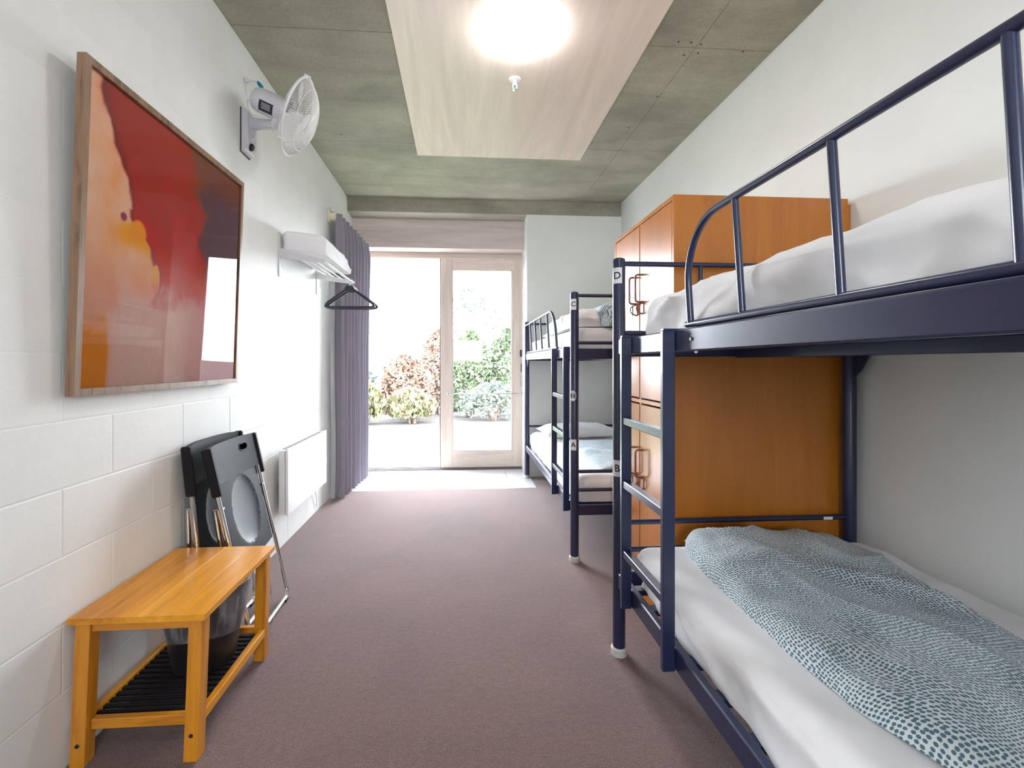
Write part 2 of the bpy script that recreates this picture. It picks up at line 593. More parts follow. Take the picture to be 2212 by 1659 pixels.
for ci in range(len(zc) - 1):
    z0, z1 = zc[ci], min(zc[ci + 1], H)
    if z1 - z0 < .02: continue
    y = YB - .2 + (.0 if ci % 2 else PB / 2) - .105
    y = 2.04 - PB * 12 + (0 if ci % 2 == 0 else PB / 2)
    while y < YD + .1:
        a, b = max(y, YB), min(y + PB, YD + .1)
        if b - a > .03:
            o = bpy.data.objects.new('block', blockmesh(b - a, z1 - z0, z0 > 1.0))
            C.objects.link(o); o.parent = wl
            o.location = Vector((XL + random.uniform(-.0005, .0005) * (.3 if z0 > 1.0 else 1), a, z0)) - ORG['wall_left']
        y += PB
# right wall
struct(obj('wall_right', MB().box(XR, XR + .2, YB - .2, 5.5, -.12, H + .3), M['plaster']))
# end wall to the right of the door and the outer jamb
wb = MB().box(.694, XR + .2, YW, YD + .25, -.12, 2.775)
struct(obj('wall_back', wb, M['plaster']))
struct(obj('trim_1', MB().box(XL - .2, XR + .2, YW, YD + .3, 2.77, H + .3, ch=.004), M['concrete']))          # concrete beam over the door
struct(obj('trim_2', MB().box(XL - .2, .694, YD - .19, YD + .12, 2.456, 2.769, ch=.002), M['lintel']))           # whitewashed lintel board
m = MB().box(XL - .2, .80, YD + .02, YD + .12, 2.40, 2.455)
m.box(XL - .2, .80, YD - .005, YD + .12, 2.385, 2.402, ch=.002)
struct(obj('trim_3', m, M['door_wood_x']))
m = MB().box(XL - .1, XL + .035, YD + .0, YD + .13, -.02, 2.39, ch=.002)
struct(obj('trim_4', m, M['door_wood']))                                                             # left jamb
m = MB().box(XL - .2, .8, YD - .025, YD + .13, -.1, .012, ch=.003)
m.box(XL, .8, YD - .01, YD + .0, .012, .02); m.box(XL, .8, YD + .045, YD + .055, .012, .02)
struct(obj('trim_5', m, M['sill']))                                                                 # door sill

# ceiling: slab plus concrete panels with open joints
cl = struct(obj('ceiling', MB().box(XL - .2, XR + .2, YB - .2, YD + .3, H + .004, H + .2), M['concrete']))
ys = [YB, -1.19, .01, 1.21, 2.44, 3.655, YW]
xs = [XL, 1.275, XR]
for i in range(2):
    for j in range(len(ys) - 1):
        obj('panel', MB().box(xs[i] + .0015, xs[i + 1] - .0015, ys[j] + .0015, ys[j + 1] - .0015, H, H + .006, ch=.0012), M['concrete'], cl)
bh = MB()
for (x, y) in [(1.16, 2.40), (1.23, 2.40), (1.29, 2.41), (1.55, 2.45), (1.24, 2.5), (1.31, 2.48), (1.22, 3.3), (1.26, 2.9), (-.9, 3.55), (-.7, 2.2), (1.45, 2.0)]:
    bh.lathe([(.0, -.0005), (.006, -.0006), (.006, .001)], (x, y, H - .0003), n=8)
obj('bolt_hole', bh, M['ink'], cl)
# wall behind the camera, never in view; small window opening added for fill light
m = MB().box(XL - .2, XR + .2, YB - .2, YB, -.12, 1.25)
m.box(XL - .2, XR + .2, YB - .2, YB, 1.85, H + .3)
m.box(XL - .2, -.3, YB - .2, YB, 1.25, 1.85).box(.6, XR + .2, YB - .2, YB, 1.25, 1.85)
struct(obj('wall_front', m, M['plaster']))
struct(obj('fill_window_1', MB().box(-.3, .6, YB - .12, YB - .07, 1.25, 1.28).box(-.3, .6, YB - .12, YB - .07, 1.82, 1.85)
     .box(-.3, -.27, YB - .12, YB - .07, 1.28, 1.82).box(.57, .6, YB - .12, YB - .07, 1.28, 1.82), M['door_wood']))

# sliding door leaf
m = MB().box(-.23, -.094, YD, YD + .04, .012, 2.385, ch=.002)
m.box(.605, .80, YD, YD + .04, .012, 2.385, ch=.002)
door = struct(obj('door_1', m, M['door_wood']))
obj('bottom_rail', MB().box(-.094, .605, YD + .001, YD + .039, .014, .203, ch=.0015), M['door_wood_x'], door)
obj('top_rail', MB().box(-.094, .605, YD + .001, YD + .039, 2.268, 2.384, ch=.0015), M['door_wood_x'], door)
m = MB().box(-.094, -.088, YD + .006, YD + .034, .203, 2.268).box(.575, .605, YD + .012, YD + .036, .203, 2.268)
m.box(-.088, .575, YD + .006, YD + .034, .203, .211).box(-.088, .575, YD + .006, YD + .034, 2.258, 2.268)
obj('glazing_bead', m, M['door_wood'], door)
obj('pane', MB().box(-.088, .575, YD + .018, YD + .024, .211, 2.258), M['glass'], door)
obj('weather_strip', MB().box(-.24, -.23, YD + .004, YD + .03, .012, 2.385), M['sill'], door)
pb = MB().tube([(-.15, YD - .045, .857), (.70, YD - .045, .857)], .0075, 12)
pb.tube([(-.13, YD, .857), (-.13, YD - .045, .857)], .009, 10).lathe([(.016, 0), (.016, .006)], (-.13, YD, .857), (0, -1, 0), 16)
pb.tube([(.685, YD, .857), (.685, YD - .045, .857)], .009, 10)
for x in (-.15, .70): pb.lathe([(.0, -.013), (.009, -.01), (.013, 0), (.009, .01), (0, .013)], (x, YD - .045, .857), (1, 0, 0), 14)
obj('push_bar', pb, M['chrome'], door, smooth=40)
obj('lock_box', MB().box(.672, .712, YD - .025, YD, 1.275, 1.355, ch=.004), M['hanger'], door)
obj('keyhole_plate', MB().box(.683, .691, YD - .008, YD, 1.10, 1.20, ch=.002), M['ink'], door)
hd = MB().tube(fillet([(.69, YD, 1.05), (.69, YD - .04, 1.05), (.69, YD - .04, .92), (.69, YD, .92)], .012), .006, 10)
hd.box(.680, .700, YD - .004, YD, .905, 1.065, ch=.001)
obj('door_handle', hd, M['chrome'], door, smooth=40)

# ceiling board
cb = thing('ceiling_board', 'large pale whitewashed plywood board fixed flat under the concrete ceiling', 'ceiling board', (.315, 1.0, H - .035))
obj('board', MB().box(-.352, .985, YB + .25, 3.785, H - .035, H - .001, ch=.0015), M['ceil_ply'], cb)

# ------------------------------------------------------------------ ceiling lights
def ceiling_lamp(x, y, label):
    t = thing('ceiling_light', label, 'ceiling light', (x, y, H - .035))
    obj('base_ring', MB().lathe([(.140, 0), (.166, 0), (.166, -.010), (.140, -.010)], (x, y, H - .0352), n=48), M['white_plastic'], t, smooth=40)
    pr = [(.172, -.008)] + [(.172 * math.cos(a), -.018 - .060 * math.sin(a)) for a in [i * math.pi / 2 / 10 for i in range(11)]]
    pr[-1] = (.0005, pr[-1][1])
    obj('shade', MB().lathe(pr, (x, y, H - .0352), n=48, cap=False), M['lamp'], t, smooth=60)
ceiling_lamp(.305, 2.33, 'lit round white dome light in the middle of the pale ceiling board')
ceiling_lamp(.305, -.55, 'added fill dome light on the ceiling board, unseen behind the camera')  # extra lamp added out of view to brighten the room

sx_, sy_ = .318, 2.73
sp = thing('fire_sprinkler', 'small white fire sprinkler head on the ceiling board beside the dome light', 'sprinkler', (sx_, sy_, H - .035))
obj('escutcheon', MB().lathe([(.0, .0), (.036, 0), (.034, -.006), (.016, -.010), (.0, -.010)], (sx_, sy_, H - .0352), n=28), M['white_metal'], sp, smooth=40)
hb = MB().lathe([(.011, -.010), (.012, -.028), (.008, -.03), (.006, -.036)], (sx_, sy_, H - .035), n=14)
hb.tube(fillet([(sx_ - .011, sy_, H - .062), (sx_ - .013, sy_, H - .085), (sx_, sy_, H - .098)], .006), .0028, 8)
hb.tube(fillet([(sx_ + .011, sy_, H - .062), (sx_ + .013, sy_, H - .085), (sx_, sy_, H - .098)], .006), .0028, 8)
obj('body', hb, M['white_metal'], sp, smooth=40)
obj('bulb', MB().tube([(sx_, sy_, H - .066), (sx_, sy_, H - .094)], .0028, 8), M['teal'], sp, smooth=40)
df = MB().lathe([(.0, -.0635), (.014, -.063), (.0145, -.0645), (.0, -.0655)], (sx_, sy_, H - .035), n=20)
obj('deflector', df, M['chrome'], sp, smooth=40)

# ------------------------------------------------------------------ outdoors
struct(obj('patio', MB().box(-6, 7, YD + .13, 6.15, -.16, -.02), M['patio']))
lw = obj('lawn', MB().box(-30, 30, 6.15, 9.3, -.16, -.05), M['lawn'])
tag(lw, 'sunlit green lawn beyond the patio door', 'lawn', kind='stuff')
struct(obj('ground', MB().box(-30, 30, 9.3, 45, -.16, -.045), M['soil']))
def shrub(name, label, cx, cy, rx, ry, h, mat, n, ls, seed, up=.2, cat='shrub'):
    rnd = random.Random(seed)
    t = thing(name, label, cat, (cx, cy, 0))
    lm = MB()
    for i in range(n):
        a = rnd.uniform(0, 2 * math.pi); b = rnd.random() ** .5; zz = rnd.random() ** .75
        pr = math.sin(math.pi * min(1, .22 + .78 * zz)) ** .6
        lump = 1 + .25 * noise.noise(Vector((math.cos(a) * 2 + seed, math.sin(a) * 2, zz * 3)))
        rr = (.55 + .45 * b) * pr * lump
        p = Vector((cx + rx * rr * math.cos(a), cy + ry * rr * math.sin(a), .04 + h * zz * (.9 + .15 * lump)))
        L = ls * rnd.uniform(.6, 1.3)
        d = Vector((rnd.gauss(0, 1), rnd.gauss(0, 1), rnd.gauss(up, .6))).normalized()
        s = d.cross(Vector((rnd.gauss(0, 1), rnd.gauss(0, 1), rnd.gauss(0, 1)))).normalized() * L * .24
        q_ = d.cross(s).normalized() * L * .06
        lm.add([p, p + d * L * .5 + s + q_, p + d * L, p + d * L * .5 - s + q_], [(0, 1, 2, 3)])
    f = obj('foliage', lm, mat, t); f['kind'] = 'stuff'
    sm = MB()
    for i in range(9):
        a = rnd.uniform(0, 6.28); r_ = rnd.uniform(.02, .12)
        sm.tube([(cx + r_ * math.cos(a), cy + r_ * math.sin(a), -.044), (cx + rx * .3 * math.cos(a), cy + ry * .3 * math.sin(a), h * .4), (cx + rx * .6 * math.cos(a), cy + ry * .6 * math.sin(a), h * .8)], [.02, .013, .005], 6)
    st = obj('stems', sm, M['stem'], t, smooth=40); st['kind'] = 'stuff'
shrub('grass_clump', 'tall straw and green grass clump at the left edge of the garden bed', -1.95, 9.6, .38, .3, .62, M['leaf_yellow'], 1500, .16, 1, 2.0)
shrub('grass_clump', 'low yellow green grass clump under the russet bush', -1.05, 9.75, .5, .3, .5, M['leaf_yellow'], 1500, .15, 2, 2.0)
shrub('bush', 'pale grey green bush behind the left grass clump', -2.35, 10.6, .55, .45, 1.05, M['leaf_grey'], 1900, .12, 3)
shrub('bush', 'wide russet and orange bush left of the door frame', -1.25, 10.55, .6, .4, 1.25, M['leaf_pink'], 3600, .12, 4)
shrub('bush', 'taller pinkish bush seen just left of the door stile', -.55, 11.45, .5, .45, 1.85, M['leaf_pink'], 3200, .12, 5)
shrub('bush', 'round green bush seen through the door glass', .2, 10.9, .55, .4, 1.8, M['leaf_green'], 4600, .12, 6)
shrub('bush', 'broad green bush at the right of the door glass', 1.3, 11.1, .7, .5, 1.95, M['leaf_green'], 5200, .12, 7)
shrub('bush', 'low grey green bush at the foot of the green bushes', .72, 10.1, .75, .26, .7, M['leaf_grey'], 1900, .09, 8)
shrub('tree', 'pale distant tree crown above the bushes', .3, 16, 1.4, 1.0, 3.6, M['leaf_grey'], 1300, .2, 9, cat='tree')

# ------------------------------------------------------------------ bunk beds
def letter(post, ch, cx, cy, r, ang, zc, size, parent):
    """a character wrapped on a cylindrical post, facing direction ang"""
    cu = bpy.data.curves.new('text', 'FONT')
    cu.body = ch; cu.size = size; cu.align_x = 'CENTER'; cu.align_y = 'CENTER'; cu.offset = .0009
    to = bpy.data.objects.new('text', cu)
    C.objects.link(to)
    bpy.context.view_layer.update()
    me = bpy.data.meshes.new_from_object(to.evaluated_get(bpy.context.evaluated_depsgraph_get()))
    import bmesh
    b = bmesh.new(); b.from_mesh(me)
    for k in range(-14, 15):
        bmesh.ops.bisect_plane(b, geom=b.verts[:] + b.edges[:] + b.faces[:], plane_co=(k * .0015, 0, 0), plane_no=(1, 0, 0))
    b.to_mesh(me); b.free()
    mb = MB()
    rr = r + .0009
    vs = []
    for v in me.vertices:
        a = ang + v.co.x / r
        vs.append((cx + rr * math.cos(a), cy + rr * math.sin(a), zc + v.co.y))
    mb.add(vs, [tuple(p.vertices) for p in me.polygons])
    bpy.data.objects.remove(to)
    o = obj('letter', mb, M['ink'], parent)
    return o
def wrap_label(name, cx, cy, r, ang, z0, z1, w_, parent, mat):
    mb = MB()
    rr = r + .0005
    n = 10
    h = w_ / 2 / r
    mb.grid(lambda u, v: (cx + rr * math.cos(ang - h + 2 * h * u), cy + rr * math.sin(ang - h + 2 * h * u), z0 + (z1 - z0) * v), n, 1)
    return obj(name, mb, mat, parent, smooth=60)

def bunk(x0, width, yl, sgn, length, label, marks, lad=(.085, .455), s0=.52, bars=(.81, 1.12, 1.41, 1.70)):
    """yl: the y of the ladder end; sgn: direction in which the bed runs"""
    x1 = x0 + width
    Y = lambda s: yl + sgn * s
    t = thing('bunk_bed', label, 'bunk bed', ((x0 + x1) / 2, Y(length / 2), 0))
    R = .0255
    posts = []
    for (x, s) in ((x0, 0), (x1, 0), (x0, length), (x1, length)):
        p = obj('post', MB().lathe([(R, .03), (R, 1.620), (R * .93, 1.629), (R * .6, 1.634), (0.001, 1.636)], (x, Y(s), 0), n=28), M['navy'], t, smooth=35)
        obj('rubber_foot', MB().lathe([(R + .006, 0), (R + .007, .028), (R + .003, .034), (R, .034)], (x, Y(s), 0), n=28), M['foot'], p, smooth=35)
        posts.append(p)
    # end frames
    for s in (0, length):
        for z_ in (1.612, 1.325, .543, .431):
            e = MB().tube([(x0 + R * .4, Y(s), z_), (x0 + R + .012, Y(s), z_), (x1 - R - .012, Y(s), z_), (x1 - R * .4, Y(s), z_)], [.0075, .0105, .0105, .0075], 14)
            obj('end_rail', e, M['navy'], t, smooth=35)
        for xx in (x0 + width * .345, x0 + width * .67):
            obj('end_spindle', MB().tube([(xx, Y(s), 1.325), (xx, Y(s), 1.612)], .0085, 12), M['navy'], t, smooth=35)
        for z_ in (1.228, .28):
            obj('end_beam', MB().box(x0 + .01, x1 - .01, Y(s) - .013, Y(s) + .013, z_, z_ + .062, ch=.004), M['navy'], t)
    a, b_ = sorted((Y(.0), Y(length)))
    for z_ in (1.235, .283):
        for x in (x0, x1):
            sd = -1 if x == x0 else 1
            m = MB().box(x - .013, x + .013, a + .02, b_ - .02, z_, z_ + .065, ch=.004)
            obj('side_rail', m, M['navy'], t)
        k = .12
        while k < length - .05:
            obj('slat', MB().box(x0 + .012, x1 - .012, Y(k) - .02, Y(k) + .02, z_ + .025, z_ + .045), M['navy'], t)
            k += .145
        # long inner bearer seen below the deck
        obj('bearer', MB().box((x0 + x1) / 2 - .013, (x0 + x1) / 2 + .013, a + .02, b_ - .02, z_ - .012, z_ + .025, ch=.002), M['navy'], t)
    # bolts
    for s in (lad[1] + .105, length - .1):
        obj('bolt', MB().lathe([(.006, 0), (.006, .003), (.003, .0045), (0.0005, .0045)], (x0 - .013, Y(s), 1.268), (-1, 0, 0), 10), M['chrome'], t, smooth=35)
    obj('bolt', MB().lathe([(.006, 0), (.005, -.006), (.0005, -.007)], (x0, Y(lad[1] + .105), 1.2345), (0, 0, 1), 10), M['chrome'], t, smooth=35)
    # gussets under the deck at the wall posts
    for s in (0, length):
        d = 1 if s == 0 else -1
        for x in (x0, x1):
            g = MB()
            pr = [(0, 1.235), (.10, 1.235), (.06, 1.17), (.02, 1.135), (0, 1.135)]
            vs = [(x - .004, Y(s + d * p), z_) for (p, z_) in pr] + [(x + .004, Y(s + d * p), z_) for (p, z_) in pr]
            n_ = len(pr)
            g.add(vs, [tuple(range(n_)), tuple(reversed(range(n_, 2 * n_)))] + [(k2, k2 + n_, (k2 + 1) % n_ + n_, (k2 + 1) % n_) for k2 in range(n_)])
            obj('gusset', g, M['navy'], t, fix=True)
    # ladder hooked over the side rails
    lx0, lx1 = x0 - .052, x0 - .014
    ya = [Y(lad[0]), Y(lad[1])]
    for y_ in ya:
        st = obj('ladder_stile', MB().box(lx0, lx1, y_ - .0095, y_ + .0095, .28, 1.298, ch=.002), M['navy'], t)
        hk = MB().box(lx0 + .002, x0 + .02, y_ - .008, y_ + .008, 1.2985, 1.304)
        obj('hook', hk, M['navy'], st)
    for z_ in (.985, .748, .488):
        c0, c1 = sorted(ya)
        obj('ladder_rung', MB().box(lx0 + .004, lx1 - .004, c0 + .008, c1 - .008, z_ - .0135, z_ + .0135, ch=.002), M['navy'], t)
    # guard rail
    gx0, gx1 = x0 + .0, x0 - .018
    zt, zb = 1.588, 1.312
    r1 = .0095
    cr = .17
    fx = lambda z_: gx0 + (gx1 - gx0) * (z_ - zb) / (zt - zb)
    pts = [(fx(zb), Y(s0), zb)]
    pts += [(fx(zt - cr + .0), Y(s0), zt - cr)]
    for i in range(1, 9):
        an = math.pi / 2 * i / 8
        pts.append((fx(zt - cr + cr * math.sin(an)), Y(s0 + cr * (1 - math.cos(an))), zt - cr + cr * math.sin(an)))
    pts += [(fx(zt), Y(length * .6), zt), (fx(zt), Y(length - .06), zt), (x0 + .002, Y(length - .015), zt - .01)]
    g = obj('guard_rail', MB().tube(pts, r1, 14), M['navy'], t, smooth=35)
    obj('guard_base', MB().tube([(fx(zb), Y(s0 - .02), zb), (fx(zb), Y(length - .02), zb)], .0095, 14), M['navy'], g, smooth=35)
    for s_ in bars:
        obj('baluster', MB().tube([(fx(zb), Y(s_), zb), (fx(zt), Y(s_), zt - .003)], .0078, 12), M['navy'], g, smooth=35)
    for (ch, zc, z0, z1, ang, w_, sz) in marks:
        lb = wrap_label('label', x0, Y(0), R, ang, z0, z1, w_, t, M['label_white'])
        lb['label'] = 'white paper label with the letter ' + ch
        letter(None, ch, x0, Y(0), R, ang, zc, sz, lb)
    return t
A1 = math.radians(-104)
near = bunk(.651, 1.01, 1.872, -1, 2.05, 'navy metal bunk bed in the foreground with the letters D and B on its post',
            [('D', 1.558, 1.527, 1.592, math.radians(-126), .040, .040), ('B', .770, .737, .804, math.radians(-126), .040, .040)], (.17, .524), .60, (.842, 1.122, 1.38, 1.66))
far = bunk(.687, 1.0, 2.769, 1, 2.04, 'navy metal bunk bed beside the garden door, letters C and A on its post',
           [('C', 1.556, 1.523, 1.589, math.radians(-121), .036, .040), ('A', .709, .676, .742, math.radians(-121), .036, .040)])
# round sticker on post C
cxx, cyy = .687, 2.769
mb = MB()
R_ = .026
cn = math.radians(-128)
n = 24
vs = [(cxx + R_ * math.cos(cn), cyy + R_ * math.sin(cn), 1.005)]
for i in range(n):
    a = 2 * math.pi * i / n
    an = cn + .021 * math.cos(a) / .0255
    vs.append((cxx + .0262 * math.cos(an), cyy + .0262 * math.sin(an), 1.005 + .032 * math.sin(a)))
vs[0] = (cxx + .0262 * math.cos(cn), cyy + .0262 * math.sin(cn), 1.005)
mb.add(vs, [(0, 1 + i, 1 + (i + 1) % n) for i in range(n)])
stk = obj('round_sticker', mb, M['label_white'], far)
mb = MB()
for k in range(4):
    z_ = 1.024 - k * .012
    for q_ in range(3):
        a0 = cn + (-.5 + q_ * .33) ; a1 = a0 + .2
        mb.grid(lambda u, v: (cxx + .0266 * math.cos(a0 + (a1 - a0) * u), cyy + .0266 * math.sin(a0 + (a1 - a0) * u), z_ + .004 * v), 2, 1)
obj('small_print', mb, M['ink'], stk)
# little white tag on the lower end rail of the near bunk
obj('maker_tag', MB().box(1.535, 1.575, 1.8595, 1.861, .537, .549), M['label_white'], near)

# ------------------------------------------------------------------ bedding
def rbox(x0, x1, y0, y1, z0, z1, r, nx, ny, nz, disp=None):
    """closed rounded box surface with displacement"""
    mb = MB()
    cx, cy, cz = (x0 + x1) / 2, (y0 + y1) / 2, (z0 + z1) / 2
    hx, hy, hz = (x1 - x0) / 2, (y1 - y0) / 2, (z1 - z0) / 2
    def pt(p):
        q_ = Vector((max(-hx + r, min(hx - r, p[0])), max(-hy + r, min(hy - r, p[1])), max(-hz + r * .98, min(hz - r * .98, p[2]))))
        d = Vector(p) - q_
        if p[2] < 0:
            d.z = 0
            q_.z = p[2]
            if d.length > 1e-6:
                nrm = d.normalized()
                P = Vector((cx, cy, cz)) + q_ + nrm * r
            else:
                nrm = Vector((0, 0, -1)); P = Vector((cx, cy, cz)) + q_
        else:
            nrm = d.normalized() if d.length > 1e-6 else Vector((0, 0, 1))
            P = Vector((cx, cy, cz)) + q_ + nrm * r
        if disp: P = P + disp(P, nrm)
        return P
    def face(fn, a, b):
        mb.grid(fn, a, b)
    face(lambda u, v: pt((-hx + 2 * hx * u, -hy + 2 * hy * v, hz)), nx, ny)
    face(lambda u, v: pt((-hx + 2 * hx * u, -hy + 2 * hy * v, -hz)), nx, ny)
    face(lambda u, v: pt((-hx, -hy + 2 * hy * u, -hz + 2 * hz * v)), ny, nz)
    face(lambda u, v: pt((hx, -hy + 2 * hy * u, -hz + 2 * hz * v)), ny, nz)
    face(lambda u, v: pt((-hx + 2 * hx * u, -hy, -hz + 2 * hz * v)), nx, nz)
    face(lambda u, v: pt((-hx + 2 * hx * u, hy, -hz + 2 * hz * v)), nx, nz)
    return mb

def d_side(seed, amp=.012, end=0):
    def f(P, n):
        a = ridge((P.y * 1.9 + P.z * 6 + seed, P.z * 2.5 + P.y * .5, P.x * 2.0))
        b = fbm((P.x * 3 + seed, P.y * 3, P.z * 3))
        c2 = ridge((P.y * 4.5 - P.z * 9 + seed * 2, P.z * 4, P.x * 3)) ** 4
        g = (a ** 3 - .5) * amp + b * amp * .4 + c2 * amp * .35
        if n.z < -.4: g = 0
        if n.z > .8 and not end: g *= .25
        if end and n.z > .4: g *= .4
        if end and P.y > 1.5 and P.z > 1: g *= 1 - .75 * S(1.5, 1.62, P.y)
        out = n * g
        if n.z < .5 and n.z > -.6:   # gathered hem near the foot end
            k = math.sin((P.x * 90 + P.y * 70) + 4 * b) * .0022 * max(0, 1 - (P.z - (P.z - .0)) )
            out += n * k * (.6 if end else .25)
        return out
    return f
o = obj('mattress', rbox(.692, 1.636, -.15, 1.745, 1.290, 1.452, .070, 46, 140, 18, d_side(3.3, .040, 1)), M['sheet'], smooth=70, fix=True)
tag(o, 'top mattress in a rumpled white sheet on the foreground bunk', 'mattress')
o = obj('mattress', rbox(.684, 1.640, -.15, 1.80, .330, .478, .065, 60, 150, 18, d_side(8.1, .034, 1)), M['sheet'], smooth=70, fix=True)
tag(o, 'bottom mattress in a creased white sheet on the foreground bunk', 'mattress')
o = obj('mattress', rbox(.715, 1.66, 2.83, 4.75, 1.290, 1.425, .05, 36, 80, 10, d_side(13., .012, 1)), M['sheet'], smooth=70, fix=True)
tag(o, 'top mattress in a white sheet on the bunk by the door', 'mattress')
o = obj('mattress', rbox(.715, 1.66, 2.83, 4.75, .338, .495, .055, 36, 80, 10, d_side(17., .012, 1)), M['sheet'], smooth=70, fix=True)
tag(o, 'bottom mattress in a white sheet on the bunk by the door', 'mattress')

# dotted duvet on the foreground lower bed
def hem(y):
    P = [(-.2, .93), (.2, .93), (.75, .86), (.9, .815), (1.09, .805), (1.3, .815), (1.56, .83), (1.72, .855), (1.80, .90)]
    if y <= P[0][0]: return P[0][1]
    for (a, xa), (b, xb) in zip(P, P[1:]):
        if y <= b:
            t_ = (y - a) / (b - a); return xa + (xb - xa) * t_
    return P[-1][1]
def solid_duvet(fn, NU, NV, zb, mats):
    """heightfield with a skirt down to zb(u, v)"""
    mb = MB()
    mb.grid(fn, NU, NV)
    V = [fn(i / NU, j / NV) for i in range(NU + 1) for j in range(NV + 1)]
    def low(i, j):
        p = Vector(fn(i / NU, j / NV)); return Vector((p.x, p.y, zb(p)))
    mb.grid(lambda u, v: low(round(u * NU), round(v * NV)), NU, NV, flip=True)
    for (n_, f) in ((NU, lambda k: (k, 0)), (NU, lambda k: (k, NV)), (NV, lambda k: (0, k)), (NV, lambda k: (NU, k))):
        for k in range(n_):
            a, b = f(k), f(k + 1)
            p, q2 = Vector(fn(a[0] / NU, a[1] / NV)), Vector(fn(b[0] / NU, b[1] / NV))
            mb.add([p, q2, low(*b), low(*a)], [(0, 1, 2, 3)])
    return mb
def top_near(u, v):
    y = -.14 + 1.955 * v
    xl = hem(y); xr = 1.46 + .08 * (y - 1.18) + .015 * math.sin(y * 5)
    x = xl + (xr - xl) * u
    e = max(0.0, 1 - abs(2 * u - 1) ** 6) ** .5
    ee = max(0.0, 1 - max(0, (v - .93) / .07) ** 2.2) ** .5
    f = .5 + .5 * math.sin((x * 6.0 - y * 2.2) + 2.2 * noise.noise(Vector((x * 2.2, y * 1.6, 3))))
    wr = ridge((x * 3.2 + y * 1.2, y * 3.4 - x, 7)) ** 4
    hgt = .022 + .018 * f + .020 * wr + .008 * fbm((x * 9, y * 9, 1)) + .040 * S(1.2, 1.6, y) * (1 - .4 * u)
    hgt += .010 * math.exp(-((u - .04) / .05) ** 2)
    return Vector((x, y, .484 + hgt * e * ee))
o = obj('duvet', solid_duvet(top_near, 90, 170, lambda p: .4835, None), M['dotted'], smooth=70, fix=True)
tag(o, 'white duvet with a teal dotted pattern folded along the foreground lower bed', 'duvet')

def top_far(z0, x0, x1, y0, y1, h, seed, edge=5):
    def f(u, v):
        x = x0 + (x1 - x0) * u; y = y0 + (y1 - y0) * v
        e = max(0.0, 1 - abs(2 * u - 1) ** edge) ** .5
        ee = max(0.0, 1 - abs(2 * v - 1) ** (edge + 3)) ** .5
        wr = ridge((x * 3 + seed, y * 2.6, seed)) ** 3
        g = h * (.55 + .3 * wr + .3 * fbm((x * 4 + seed, y * 3, 0)))
        return Vector((x, y, z0 + g * e * ee))
    return f
# far upper: plump white roll plus dotted end of the duvet
o = obj('folded_blanket', rbox(.722, .882, 2.86, 3.80, 1.432, 1.545, .05, 20, 60, 16, d_side(5., .02)), M['sheet'], smooth=70, fix=True)
tag(o, 'plump folded white quilt along the front of the upper bed by the door', 'quilt')
o = obj('duvet', rbox(.892, 1.64, 2.822, 3.70, 1.432, 1.590, .06, 36, 50, 20, d_side(21., .02)), M['dotted'], smooth=70, fix=True)
tag(o, 'teal dotted duvet heaped on the upper bed by the door', 'duvet')
# far lower
o = obj('duvet', solid_duvet(top_far(.501, .90, 1.62, 2.93, 4.05, .05, 9., 6), 40, 46, lambda p: .5005, None), M['dotted'], smooth=70, fix=True)
tag(o, 'teal dotted duvet lying on the lower bed by the door', 'duvet')

def pillow(cx, cy, cz, lx, ly, h, seed, label, rz=0, tilt=0):
    mb = MB()
    def sh(sign):
        def f(u, v):
            a, b = 2 * u - 1, 2 * v - 1
            prof = max(0, (1 - abs(a) ** 3.2)) ** .55 * max(0, (1 - abs(b) ** 3.2)) ** .55
            pin = 1 - .06 * (abs(a * b) ** 2) * 0 - .05 * (1 - abs(a) ** 2) * abs(b) ** 2 - .05 * (1 - abs(b) ** 2) * abs(a) ** 2
            x, y = a * lx / 2 * pin, b * ly / 2 * pin
            z_ = h / 2 * prof * (1 + .25 * fbm((x * 5 + seed, y * 5, sign))) * (sign if sign > 0 else -.55)
            p = Vector((x, y, z_))
            p.rotate(Matrix.Rotation(tilt, 3, 'Y')); p.rotate(Matrix.Rotation(rz, 3, 'Z'))
            return p + Vector((cx, cy, cz))
        return f
    mb.grid(sh(1), 28, 22); mb.grid(sh(-1), 28, 22, flip=True)
    o = obj('pillow', mb, M['pillow'], smooth=80, fix=True)
    return tag(o, label, 'pillow')
pillow(1.12, 4.40, .545, .72, .46, .16, 1, 'plump white pillow at the door end of the lower bed by the door', .05)
pillow(1.15, 4.42, 1.47, .70, .45, .13, 2, 'white pillow at the door end of the upper bed by the door', -.04)

# ------------------------------------------------------------------ wardrobe
WX, WY0, WY1, WZ = .905, 1.915, 2.675, 1.922
wr = thing('wardrobe', 'tall orange plywood wardrobe with four locker doors between the two bunks', 'wardrobe', ((WX + XR) / 2, (WY0 + WY1) / 2, 0))
obj('side_panel', MB().box(WX, XR - .022, WY0, WY0 + .018, 0, WZ, ch=.001), M['ply'], wr)
obj('side_panel', MB().box(WX, XR - .022, WY1 - .018, WY1, 0, WZ, ch=.001), M['ply'], wr)
obj('top_panel', MB().box(WX, XR - .022, WY0 + .018, WY1 - .018, WZ - .018, WZ, ch=.001), M['ply'], wr)
obj('back_panel', MB().box(XR - .04, XR - .024, WY0 + .018, WY1 - .018, .0, WZ - .018), M['ply'], wr)
obj('scribe_strip', MB().box(XR - .021, XR - .002, WY0 + .01, WY0 + .03, 0, WZ - .022), M['ply'], wr)
obj('plinth', MB().box(WX + .02, WX + .038, WY0 + .018, WY1 - .018, 0, .08), M['ply'], wr)
YM = (WY0 + WY1) / 2
obj('divider', MB().box(WX + .004, XR - .045, YM - .009, YM + .009, .08, WZ - .018), M['ply_edge'], wr)
